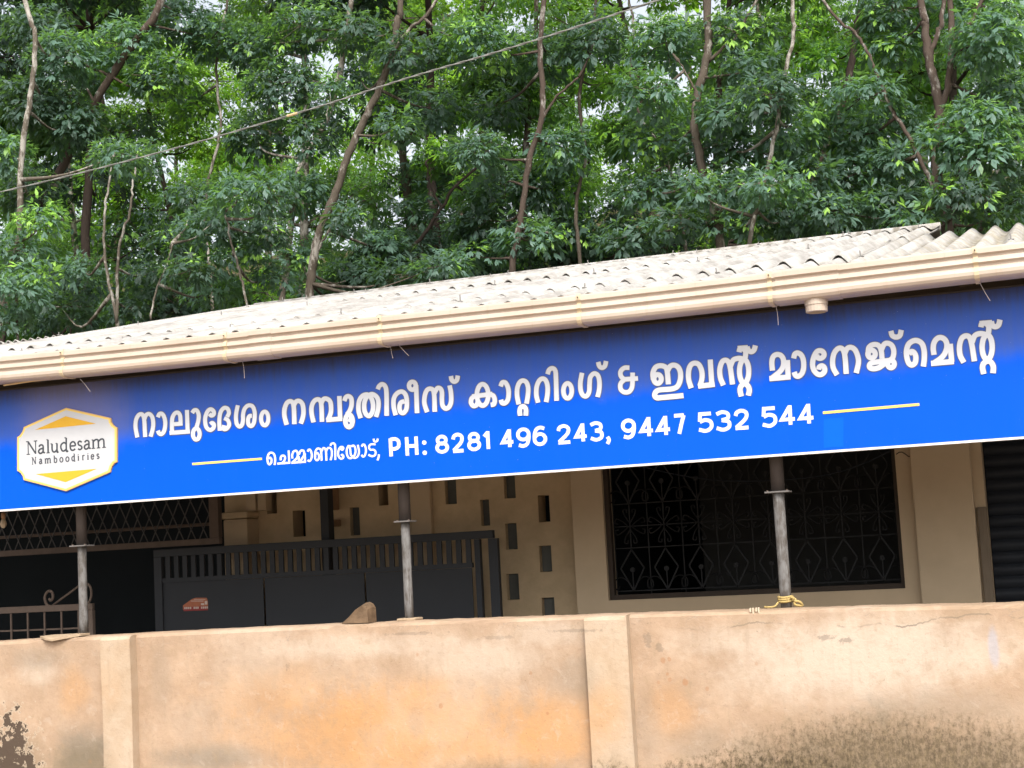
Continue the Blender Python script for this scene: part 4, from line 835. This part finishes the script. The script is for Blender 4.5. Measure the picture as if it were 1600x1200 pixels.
# ---------------------------------------------------------------- mesh screen and railing at the left
YM = 7.0
Ms = thing('mesh_screen', 'brown framed diamond mesh steel screen hung above the dark doorway', 'screen', (at(170, 820, YM).x, YM, 1.6))
ma, mb_ = at(-260, 895, YM), at(345, 841, YM); zb1 = (at(0, 870, YM).z + at(345, 840, YM).z) / 2
mx0, mx1 = ma.x, mb_.x; ztm = 2.56
obj('screen_frame', MB().bevelbox(mx0, mx1, YM - .02, YM + .02, zb1 - .02, zb1 + .02, .004).bevelbox(mx1 - .07, mx1, YM - .025, YM + .025, zb1 + .021, ztm, .004).box(mx0, mx1 - .07, YM - .02, YM + .02, ztm, ztm + .05).vf, MAT['rust'], Ms)
m = MB(); dx, dz = .092, .19; H = ztm - zb1 - .02
xx = mx0 - H * dx / dz
while xx < mx1 - .07:
    for sg in (1, -1):
        xs = xx if sg == 1 else xx + H * dx / dz
        t0, t1 = 0., H
        p0 = (xs, zb1 + .02); p1_ = (xs + sg * H * dx / dz, zb1 + .02 + H)
        # clip to the frame
        def cl(p, q):
            (x_0, z_0), (x_1, z_1) = p, q
            if x_0 < mx0: z_0 += (mx0 - x_0) * (z_1 - z_0) / (x_1 - x_0); x_0 = mx0
            if x_0 > mx1 - .07: z_0 += (mx1 - .07 - x_0) * (z_1 - z_0) / (x_1 - x_0); x_0 = mx1 - .07
            if x_1 > mx1 - .07: z_1 = z_0 + (mx1 - .07 - x_0) * (z_1 - z_0) / (x_1 - x_0); x_1 = mx1 - .07
            if x_1 < mx0: z_1 = z_0 + (mx0 - x_0) * (z_1 - z_0) / (x_1 - x_0); x_1 = mx0
            return (x_0, z_0), (x_1, z_1)
        if max(p0[0], p1_[0]) > mx0 + .02 and min(p0[0], p1_[0]) < mx1 - .09:
            a, b = cl(p0, p1_)
            if abs(a[0] - b[0]) > .01: m.tube([(a[0], YM + sg * .003, a[1]), (b[0], YM + sg * .003, b[1])], .0042, 4, False)
    xx += dx
obj('diamond_mesh', m.vf, MAT['mesh'], Ms)
a, b = at(0, 844, YM + .08), at(330, 815, YM + .08)
obj('cross_rail', MB().tube([(mx0, YM + .06, (a.z + b.z) / 2), (mx1 - .08, YM + .06, (a.z + b.z) / 2)], .011, 8).vf, MAT['rust'], Ms)
# room behind the doorway
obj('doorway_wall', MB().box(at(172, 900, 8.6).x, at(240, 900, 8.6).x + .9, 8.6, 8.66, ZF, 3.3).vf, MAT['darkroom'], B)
YRl = 6.35
Rl = thing('scrolled_railing', 'low rusty grid railing with iron scrolls on its top bar behind the wall', 'railing', (at(60, 980, YRl).x, YRl, ZF))
zr0 = (at(0, 957, YRl).z + at(140, 944, YRl).z) / 2; rx0, rx1 = -6.4, at(146, 950, YRl).x
obj('top_bar', MB().bevelbox(rx0, rx1, YRl - .014, YRl + .014, zr0 - .022, zr0 + .018, .003).bevelbox(rx1 - .03, rx1 + .002, YRl - .016, YRl + .016, ZF, zr0 - .023, .003).vf, MAT['rust'], Rl)
zm = (at(0, 990, YRl).z + at(118, 978, YRl).z) / 2
m = MB().bar((rx0, YRl + .006, zm), (rx1 - .03, YRl + .006, zm), .01, .008).bar((rx0, YRl + .006, zm - .2), (rx1 - .03, YRl + .006, zm - .2), .01, .008)
px_step = at(44, 970, YRl).x - at(18, 970, YRl).x; x = at(18, 970, YRl).x
while x > rx0: x -= px_step
while x < rx1 - .05:
    if x > rx0: m.bar((x, YRl - .003, ZF + .1), (x, YRl - .003, zr0 - .022), .011, .008)
    x += px_step
obj('grid_bars', m.vf, MAT['rust'], Rl)
def sc4(pts): return [at(x / 4.8, 760 + y / 4.8, YRl) for x, y in pts]
obj('iron_scroll', MB().tube(crom(sc4([(385, 905), (350, 885), (336, 835), (352, 795), (375, 785), (394, 800), (396, 840), (380, 856), (368, 842)]), 5), .009, 7).tube(sc4([(383, 903), (480, 830), (585, 752)]), .007, 6).vf, MAT['rust'], Rl, smooth=True)
obj('iron_scroll', MB().tube(crom(sc4([(585, 752), (630, 728), (665, 738), (684, 780), (682, 835), (664, 872), (640, 880)]), 5), .008, 7).vf, MAT['rust'], Rl, smooth=True)
# bulb hanging
bp = at(5, 800, 6.2)
Bu = thing('hanging_bulb', 'small cream light bulb hanging on a wire at the far left under the sign', 'light bulb', (bp.x, bp.y, bp.z - .12))
z = bp.z
obj('bulb_glass', ring(bp.x, bp.y, [z - .045, z - .055, z - .075, z - .09, z - .1, z - .104], [.011, .016, .021, .018, .009, .001], 14), MAT['bulb'], Bu, smooth=True)
obj('bulb_holder', ring(bp.x, bp.y, [z, z - .006, z - .03, z - .045], [.006, .014, .014, .011], 14), MAT['cap'], Bu, smooth=True)
obj('bulb_wire', MB().tube([(bp.x, bp.y, z), (bp.x, bp.y, 2.85)], .002, 5).vf, MAT['frame'], Bu)
# ---------------------------------------------------------------- overhead cable
cp = [at(x, y, Y) for x, y, Y in ((-700, 440, 9.0), (-300, 363, 8.4), (0, 300, 8.0), (250, 238, 7.7), (480, 172, 7.4), (640, 121, 7.2), (800, 74, 7.0), (1010, 6, 6.8), (1300, -95, 6.5), (1800, -290, 6.0))]
Ca = thing('overhead_cable', 'sagging grey twisted overhead cable crossing in front of the trees', 'cable', cp[4])
base = crom(cp, 40); m = MB()
for s in (0, PI): m.tube([Vector(p) + Vector((0, .0034 * math.cos(i * .55 + s), .0034 * math.sin(i * .55 + s))) for i, p in enumerate(base)], .0038, 5)
obj('cable_strands', m.vf, MAT['cable'], Ca, smooth=True)
for i, n_ in ((154, 3),): obj('cable_tie', MB().tube([base[i], base[i + n_]], .009, 7).vf, MAT['tie'], Ca)

# ---------------------------------------------------------------- trees
UP = np.array([0, 0, 1.0])
def leaf_mesh(name, cen, axis, size, mat, age, seed):
    """whorls of drooping three-part leaves as one mesh of leaf-sized faces"""
    g = np.random.default_rng(seed); n = len(cen); k = 8; N = n * k
    a = axis / np.linalg.norm(axis, axis=1, keepdims=True)
    ref = np.where(np.abs(a[:, 2:3]) < .9, UP, np.array([1.0, 0, 0])); u = np.cross(a, ref); u /= np.linalg.norm(u, axis=1, keepdims=True); w = np.cross(a, u)
    ph = (np.arange(k)[None, :] / k * 2 * PI + g.uniform(0, 6.28, (n, 1)) + g.normal(0, .25, (n, k)))[..., None]
    th = g.uniform(.6, 1.75, (n, k))[..., None]
    d = a[:, None] * np.cos(th) + (u[:, None] * np.cos(ph) + w[:, None] * np.sin(ph)) * np.sin(th)
    d[..., 2] -= .22; d /= np.linalg.norm(d, axis=2, keepdims=True)
    sz = size[:, None, None] * g.uniform(.5, 1.25, (n, k, 1))
    p = cen[:, None] + d * sz * .42; up = a[:, None] * .7 + UP * .6 + g.normal(0, .25, (n, k, 3))
    side = np.cross(d, up); side /= np.linalg.norm(side, axis=2, keepdims=True)
    V = []; 
    for s in (-.55, 0, .55):
        ld = d + side * s; ld += g.normal(0, .18, (n, k, 3)); ld[..., 2] -= .30 + g.uniform(0, .6, (n, k)); ld /= np.linalg.norm(ld, axis=2, keepdims=True)
        sd = np.cross(ld, up); sd /= np.linalg.norm(sd, axis=2, keepdims=True)
        nm = np.cross(sd, ld); L = sz * (.52 if s == 0 else .46) * g.uniform(.85, 1.1, (n, k, 1)); wd = L * .165
        V.append(np.stack([p, p + ld * L * .55 + sd * wd + nm * wd * .25, p + ld * L, p + ld * L * .55 - sd * wd + nm * wd * .25], axis=2))
    V = np.stack(V, axis=2).reshape(-1, 3); nf = len(V) // 4
    me = bpy.data.meshes.new(name); me.vertices.add(len(V)); me.vertices.foreach_set('co', V.astype(np.float32).ravel())
    me.loops.add(nf * 4); me.loops.foreach_set('vertex_index', np.arange(nf * 4, dtype=np.int32))
    me.polygons.add(nf); me.polygons.foreach_set('loop_start', np.arange(0, nf * 4, 4, dtype=np.int32)); me.polygons.foreach_set('loop_total', np.full(nf, 4, dtype=np.int32))
    at_ = me.attributes.new('leaf_age', 'FLOAT', 'FACE')
    ag = np.clip(np.repeat(age, k * 3) + g.normal(0, .07, nf), 0, 1); at_.data.foreach_set('value', ag.astype(np.float32))
    me.update(); me.validate(); me.materials.append(mat); return me
def clump(c, r, n, g, young=.05):
    """whorl centres and axes over a flattened leafy mass"""
    v = g.normal(size=(n, 3)); v /= np.linalg.norm(v, axis=1, keepdims=True); rad = g.uniform(.35, 1.0, (n, 1)) ** .6
    q = np.array(c) + v * rad * np.array(r); ax = v * np.array([1, 1, .6]) + np.array([0, -.15, .75]) + g.normal(0, .25, (n, 3))
    base = g.uniform(.1, .75); age = np.clip(base + g.normal(0, .15, n), 0, .84); age[g.random(n) < young] = .97
    return q, ax, age
def trunk_tube(m, path, r0, r1, g, n=8, wob=.012):
    pts = crom(path, 6); k = len(pts)
    rs = [(r0 + (r1 - r0) * (i / (k - 1)) ** .8) * (1 + g.uniform(-.07, .09)) for i in range(k)]
    pts = [Vector(p) + Vector((g.normal(0, wob) * .5, g.normal(0, wob) * .5, 0)) for p in pts]
    pts[0] = Vector(path[0]); m.tube(pts, rs, n)
def limb(m, a, b, r, g):
    a, b = np.array(a), np.array(b); L = np.linalg.norm(b - a); mid = a * .45 + b * .55 + g.normal(0, .06 * L, 3) + np.array([0, 0, -.08 * L])
    m.tube([Vector(p) for p in crom([a, mid, b], 4)], [r * (1 - .12 * i) for i in range(9)][:len(crom([a, mid, b], 4))], 5)
seed = [100]
def front_tree(name, label, Y, trunks, clumps, bark='bark', leaf='leaf', dens=1.0, size=.62, above=True, young=.03, group=None):
    seed[0] += 1; g = np.random.default_rng(seed[0]); tm = MB(); nodes = []
    base = None
    for path, r0, r1 in trunks:
        P = [np.array(at(x, y, Y + dy)) for x, y, dy in [(q + (0,))[:3] for q in path]]
        if base is None:
            d = P[0] - P[1]; zb = hill(P[0][0], Y) - .1; t = (P[0][2] - zb); foot = P[0] + np.array([d[0] / max(.2, -d[2]) * t * .5, 0, -t]); base = foot; P = [foot, (foot + P[0]) / 2 + np.array([g.normal(0, .03), 0, 0])] + P
        if above and path[-1][1] < 60:
            e = P[-1] - P[-2]; e = e / np.linalg.norm(e); e = e * .8 + UP * .6; P += [P[-1] + e * 1.3 + g.normal(0, .1, 3), P[-1] + e * 2.8 + g.normal(0, .25, 3)]
        if above and not nodes: crest = P[-1]
        trunk_tube(tm, P, r0 * .62, r1 * .62, g); nodes += [p for p in crom(P, 4)][4:]
    A, Bx, Ag, Sz = [], [], [], []
    for c in clumps:
        x, y, rx, ry = c[:4]; dy = c[4] if len(c) > 4 else g.uniform(-.35, 1.1); yg = c[5] if len(c) > 5 else young
        cc = np.array(at(x, y, Y + dy)); sc = (Y + dy - EYE[1]) / F * 1.05; r = (rx * sc, max(.35, rx * sc * .7), ry * sc)
        n = int(max(8, dens * 305 * r[0] * r[2] / .5)); q, ax, ag = clump(cc, r, n, g, yg); A.append(q); Bx.append(ax); Ag.append(ag)
        Sz.append(np.full(n, size * .335) * g.uniform(.6, 1.35, n))
        if nodes:
            near = min(nodes, key=lambda p: np.linalg.norm(p - cc) + .8 * max(0, p[2] - cc[2])); L = np.linalg.norm(near - cc)
            if L < 6: limb(tm, near, cc, min(.045, .016 + .008 * L), g)
            for s in q[::17]: tm.tube([Vector(cc), Vector(s)], .006, 3, False)
    if above:
        top = crest
        for k in range(7):
            cc = top + np.array([g.uniform(-1.8, 1.8), g.uniform(-1.2, 1.5), g.uniform(-.3, 2.0)])
            cc[2] = max(cc[2], at(800, -60, cc[1]).z); q, ax, ag = clump(cc, (.9, .9, .5), 130, g, young); A.append(q); Bx.append(ax); Ag.append(ag); Sz.append(np.full(130, size * .34)); limb(tm, top, cc, .03, g)
    T = thing(name, label, 'tree', Vector(base), group)
    tr = obj('trunk', tm.vf, MAT[bark], T, smooth=True)
    cen = np.concatenate(A) - np.array(T.location)
    me = leaf_mesh('crown', cen, np.concatenate(Bx), np.concatenate(Sz), MAT[leaf], np.concatenate(Ag), seed[0])
    o = bpy.data.objects.new('crown', me); C.objects.link(o); o.parent = T
    return T
front_tree('rubber_tree', 'tree with pale upright trunk and bluish leaf sprays at the left edge', 13.8,
    [([(5, 470), (28, 380), (33, 250), (48, 150), (55, 60), (40, 5)], .07, .045)],
    [(50, 160, 75, 50), (110, 195, 65, 40), (40, 300, 65, 40), (65, 345, 38, 30, -.6, .5), (15, 240, 40, 40), (95, 90, 70, 45), (25, 390, 50, 40), (190, 240, 30, 22, -.4)], 'palebark', size=.66)
front_tree('leafy_sapling', 'bushy light sapling in the bottom left corner just behind the roof', 12.9, [([(28, 515), (25, 470), (30, 430)], .035, .015)],
    [(25, 450, 50, 42, -.3), (10, 495, 45, 30, -.2), (60, 425, 35, 25, 0, .6)], 'redbark', size=.58, above=False)
front_tree('rubber_tree', 'tree with a reddish trunk leaning right at the upper left', 15.2, [([(5, 500), (45, 360), (85, 285), (115, 225), (160, 140), (215, 60), (250, 5)], .12, .07)],
    [(270, 25, 70, 40, .6), (330, 60, 60, 36, .8), (190, 70, 80, 45), (130, 130, 50, 40), (250, 120, 60, 40, 0, .4), (60, 40, 70, 40), (210, 200, 50, 30)], 'redbark')
front_tree('slender_tree', 'slender twin stemmed pale tree rising left of the roof ridge', 14.2, [([(182, 505), (174, 460), (164, 400), (163, 345), (168, 300), (178, 240)], .045, .02), ([(182, 505), (184, 420), (190, 370), (204, 330), (207, 290), (215, 240)], .035, .018)],
    [(175, 245, 50, 30, .3), (225, 250, 40, 28, .3), (130, 420, 45, 26, .6), (225, 430, 55, 24, .6), (95, 480, 70, 30, .8), (200, 480, 60, 22, .7)], 'palebark', size=.56, above=False)
front_tree('leafy_sapling', 'wide layered sapling with drooping greyish leaves left of the roof peak', 13.5, [([(386, 480), (375, 430), (362, 380), (352, 330)], .03, .018), ([(236, 500), (243, 455), (262, 410), (270, 380)], .022, .012)],
    [(300, 310, 60, 26), (370, 300, 60, 24), (425, 305, 45, 30), (330, 350, 80, 28), (410, 360, 55, 26), (270, 375, 40, 22), (300, 420, 60, 22), (380, 400, 45, 20), (330, 455, 70, 22), (430, 430, 35, 20)], 'palebark', size=.56, above=False, dens=1.15)
front_tree('rubber_tree', 'tree with a mottled straight trunk half hidden by leaves left of the leaning trunk', 15.6, [([(440, 478), (447, 430), (455, 340), (470, 260), (490, 225), (520, 160), (540, 60), (548, 5)], .085, .05)],
    [(470, 285, 35, 28, -.5), (490, 215, 35, 26, -.5), (516, 150, 35, 24, -.5), (480, 300, 45, 30), (455, 400, 50, 20), (500, 190, 50, 30), (440, 130, 70, 40), (470, 40, 80, 40, 0, .3), (400, 210, 60, 40), (390, 70, 60, 40)], 'palebark')
front_tree('rubber_tree', 'tallest leaning tree whose brown trunk curves right behind the roof', 14.8, [([(483, 475), (490, 410), (500, 360), (525, 300), (545, 240), (570, 185), (592, 140), (612, 85), (622, 30), (625, 2)], .1, .06), ([(495, 395), (515, 360), (535, 330)], .03, .015), ([(612, 85), (640, 45), (675, 10)], .04, .03)],
    [(540, 345, 45, 25), (590, 385, 60, 24), (560, 430, 70, 22), (640, 430, 70, 22), (690, 415, 50, 18), (500, 455, 40, 15), (560, 120, 45, 24), (640, 80, 60, 32), (680, 170, 50, 34), (560, 50, 50, 30), (730, 60, 60, 40, .2, .3), (620, 200, 40, 22)], 'bark')
front_tree('rubber_tree', 'tree with a thin dark trunk and layered crown at the centre behind the roof', 15.4, [([(800, 430), (808, 380), (815, 330), (828, 250), (845, 190), (848, 140), (843, 80), (850, 5)], .075, .05), ([(845, 190), (870, 150), (905, 120)], .03, .02)],
    [(775, 165, 45, 32), (745, 235, 50, 30), (790, 290, 60, 30), (760, 345, 65, 28), (850, 290, 50, 36), (830, 370, 60, 26), (740, 400, 55, 18), (880, 230, 45, 40), (850, 85, 70, 36), (775, 80, 50, 32, 0, .3), (900, 370, 55, 26), (930, 60, 60, 40)], 'redbark')
front_tree('rubber_tree', 'tree with a winding pale brown trunk right of the centre behind the roof', 14.6, [([(1126, 385), (1118, 345), (1108, 300), (1092, 240), (1085, 200), (1090, 150), (1104, 95), (1107, 55), (1104, 5)], .082, .07), ([(1086, 140), (1070, 110), (1060, 95)], .02, .01), ([(1108, 95), (1135, 70), (1155, 50)], .03, .018)],
    [(1040, 65, 60, 36), (1010, 140, 55, 36), (1150, 50, 60, 32, .2, .35), (1175, 110, 50, 32), (1010, 300, 50, 30), (1060, 350, 45, 22, -.2), (985, 370, 60, 22), (1020, 220, 55, 34, .6, .4)], 'bark')
front_tree('slender_tree', 'slender pale leaning stem with dense dark sprays behind the roof, right of the winding trunk', 13.9, [([(1172, 380), (1182, 330), (1198, 270), (1212, 205), (1225, 130), (1240, 50), (1238, 5)], .045, .028)],
    [(1140, 170, 55, 28), (1200, 150, 60, 28), (1120, 225, 60, 30), (1180, 235, 65, 30), (1235, 200, 50, 34), (1140, 290, 60, 26), (1205, 290, 55, 26), (1160, 345, 55, 20), (1235, 340, 50, 24), (1090, 300, 30, 22), (1260, 270, 40, 30)], 'palebark', size=.6, dens=1.15)
front_tree('rubber_tree', 'large forked tree with a reddish mottled trunk at the upper right', 14.4, [([(1478, 350), (1470, 320), (1464, 270), (1468, 180), (1460, 130), (1450, 90), (1445, 40), (1440, 5)], .125, .05), ([(1468, 180), (1482, 130), (1486, 70), (1485, 5)], .06, .045), ([(1452, 90), (1466, 50), (1474, 5)], .045, .035), ([(1486, 70), (1508, 40), (1530, 10)], .04, .025),
     ([(1462, 300), (1440, 255), (1415, 205), (1395, 175), (1375, 130), (1355, 80), (1330, 45), (1300, 20)], .04, .02)],
    [(1350, 150, 60, 26), (1385, 190, 60, 28), (1330, 210, 60, 34), (1400, 250, 50, 24, .3), (1510, 200, 70, 34, -.6), (1560, 150, 60, 40), (1530, 240, 60, 28, -.6), (1545, 60, 65, 44), (1500, 305, 55, 24, -.7), (1580, 250, 40, 34), (1340, 270, 60, 30), (1300, 330, 70, 26), (1390, 320, 60, 24), (1400, 60, 60, 36, .6, .25), (1400, 10, 70, 30, .5), (1530, 10, 60, 30, .4), (1560, 330, 60, 22), (1430, 345, 40, 12, -.4)], 'redbark', dens=1.1, size=.6)
front_tree('slender_tree', 'short pale forked stem showing low at the right edge above the corrugated sheets', 15.0, [([(1538, 330), (1550, 300), (1560, 265), (1568, 245)], .055, .035), ([(1535, 320), (1530, 290), (1534, 255)], .02, .012), ([(1500, 295), (1515, 270), (1530, 245)], .02, .012)],
    [(1590, 90, 60, 40), (1600, 200, 50, 40), (1580, 300, 30, 20, .8)], 'palebark', above=False)
front_tree('slender_tree', 'dark leaning trunk standing against bright leaves left of the forked tree', 16.6, [([(1262, 330), (1285, 250), (1310, 180), (1328, 110), (1340, 40), (1345, 5)], .085, .06)], [(1290, 90, 50, 30, .5, .3), (1330, 190, 40, 24, .6, .5)], 'darkbark', 'leafmid')
front_tree('slender_tree', 'dark thin trunk slanting up to the right between the leaning and the central tree', 16.4, [([(628, 420), (660, 370), (690, 325), (712, 290), (760, 250)], .06, .03), ([(690, 325), (672, 290), (668, 260)], .03, .015)], [(740, 300, 50, 22, .6, .3), (690, 240, 50, 26, .8, .3)], 'darkbark', 'leafmid', above=False)
front_tree('slender_tree', 'thin pale crooked stem in the gap left of the winding trunk', 15.8, [([(1062, 330), (1048, 270), (1030, 225), (1000, 180), (985, 120), (990, 60), (985, 5)], .035, .022)], [(960, 200, 40, 22, .6, .4), (985, 280, 45, 20, .6, .3)], 'palebark', 'leafmid')
front_tree('slender_tree', 'thin grey stem rising between the mottled straight trunk and the left sapling', 16.2, [([(330, 440), (320, 360), (326, 280), (345, 200), (338, 110), (352, 20), (355, 2)], .04, .025)], [(300, 160, 50, 26, .5, .3), (360, 60, 50, 30, .6, .3)], 'palebark', 'leafmid')
front_tree('slender_tree', 'thin dark stem standing just right of the central tree', 16.0, [([(905, 400), (900, 320), (915, 240), (905, 150), (925, 60), (930, 3)], .045, .03)], [(940, 130, 45, 26, .6, .4), (890, 300, 40, 20, .5, .2)], 'bark', 'leafmid')
for i, (x, w) in enumerate(((640, 70), (720, 60), (960, 60), (560, 60), (1040, 50), (880, 60), (110, 80), (1300, 70), (1400, 60))):
    y0 = 490 - (x - 400) * .125
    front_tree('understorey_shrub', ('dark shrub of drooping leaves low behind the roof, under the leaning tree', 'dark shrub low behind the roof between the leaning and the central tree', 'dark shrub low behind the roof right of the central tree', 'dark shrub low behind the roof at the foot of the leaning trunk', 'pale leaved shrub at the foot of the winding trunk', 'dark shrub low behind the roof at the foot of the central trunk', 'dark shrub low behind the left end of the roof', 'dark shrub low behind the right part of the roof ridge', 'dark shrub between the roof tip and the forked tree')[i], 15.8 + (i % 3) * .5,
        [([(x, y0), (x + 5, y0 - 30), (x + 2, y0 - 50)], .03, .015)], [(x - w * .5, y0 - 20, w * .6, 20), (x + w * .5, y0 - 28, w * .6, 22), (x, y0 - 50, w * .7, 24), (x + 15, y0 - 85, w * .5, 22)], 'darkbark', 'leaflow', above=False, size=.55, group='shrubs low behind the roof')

# the wood up the slope: six kinds, copied
def wood_tree(leaf, bark, H, g, sd, spread=2.2, nclump=14, lo=.2):
    tm = MB(); lean = g.normal(0, .06, 2); P = [np.array([lean[0] * z + .12 * math.sin(z * .9 + sd), lean[1] * z, z]) for z in np.linspace(-.4, H, 9)]
    trunk_tube(tm, P, .13, .03, g, 7); A, Bx, Ag = [], [], []
    for k in range(nclump):
        f = g.uniform(lo, 1.0); i = min(8, int(f * 8)); o = P[i]; an = g.uniform(0, 6.28); rr = spread * g.uniform(.25, 1.0) * (1.1 - .5 * f)
        c = o + np.array([math.cos(an) * rr, math.sin(an) * rr, .5]); limb(tm, o, c, .035, g)
        n = int(g.uniform(60, 108)); q, ax, ag = clump(c, (g.uniform(.7, 1.2), g.uniform(.7, 1.2), g.uniform(.35, .65)), n, g, .07); A.append(q); Bx.append(ax); Ag.append(ag)
        for s in q[::6]: tm.tube([Vector(c), Vector(s)], .008, 3, False)
    me = leaf_mesh('crown', np.concatenate(A), np.concatenate(Bx), g.uniform(.17, .34, sum(map(len, A))), MAT[leaf], np.concatenate(Ag), sd)
    tme = bpy.data.meshes.new('trunk'); tme.from_pydata(tm.v, [], tm.f); tme.materials.append(MAT[bark]); tme.polygons.foreach_set('use_smooth', [True] * len(tme.polygons))
    return tme, me
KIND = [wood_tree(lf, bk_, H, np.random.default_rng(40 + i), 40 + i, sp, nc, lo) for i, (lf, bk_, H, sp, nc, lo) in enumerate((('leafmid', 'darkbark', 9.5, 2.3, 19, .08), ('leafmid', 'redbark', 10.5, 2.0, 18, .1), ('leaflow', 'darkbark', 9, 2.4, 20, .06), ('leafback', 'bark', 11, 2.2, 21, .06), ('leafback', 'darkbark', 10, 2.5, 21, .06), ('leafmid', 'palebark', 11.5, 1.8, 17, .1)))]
def plant(k, x, y, s, rz, label, group):
    T = thing('wood_tree', label, 'tree', (x, y, hill(x, y)), group); T.rotation_euler = (0, 0, rz); T.scale = (s, s, s)
    for nm, me in zip(('trunk', 'crown'), KIND[k]):
        o = bpy.data.objects.new(nm, me); C.objects.link(o); o.parent = T
UNDER = [(17.0, 2.2, (0, 2), .34), (20.5, 2.3, (2, 0, 1), .42), (25.5, 2.8, (0, 2), .5), (32, 3.2, (0, 1), .55)]
for Y, st_, ks, sc_ in UNDER:
    x = at(-200, 400, Y).x; xe = at(1800, 400, Y).x; i = 0
    while x < xe:
        plant(ks[i % len(ks)], x + rnd.uniform(-.5, .5), Y + rnd.uniform(-.8, .8), sc_ * rnd.uniform(.8, 1.15), rnd.uniform(0, 6.28), 'low bushy young tree in the undergrowth of the wood, between the taller trunks', 'low young trees in the undergrowth'); x += st_; i += 1
rows = [(18.5, 2.9, (0, 1, 2, 5, 2, 0), 'nearer wood trees behind the front trunks', 'dark leafy tree in the nearer rank of the wood, partly hidden by the front trunks'),
        (23.0, 3.1, (0, 3, 5, 1, 4), 'middle wood trees on the slope', 'green tree in the middle rank of the wood, half hidden on the slope'),
        (28.5, 3.0, (3, 4, 0, 3), 'farther wood trees on the slope', 'sunlit yellowish green tree in the farther rank of the wood up the slope'),
        (35.0, 3.0, (3, 4), 'farthest wood trees against the sky', 'bright green tree in the farthest rank of the wood, against the sky')]
for Y, st_, ks, grp, lab in rows:
    x = at(-250, 300, Y).x; xe = at(1850, 300, Y).x; i = 0
    while x < xe:
        plant(ks[(i * 7 + int(Y)) % len(ks)], x + rnd.uniform(-.6, .6), Y + rnd.uniform(-1.2, 1.2), rnd.uniform(.8, 1.1), rnd.uniform(0, 6.28), lab, grp); x += st_; i += 1
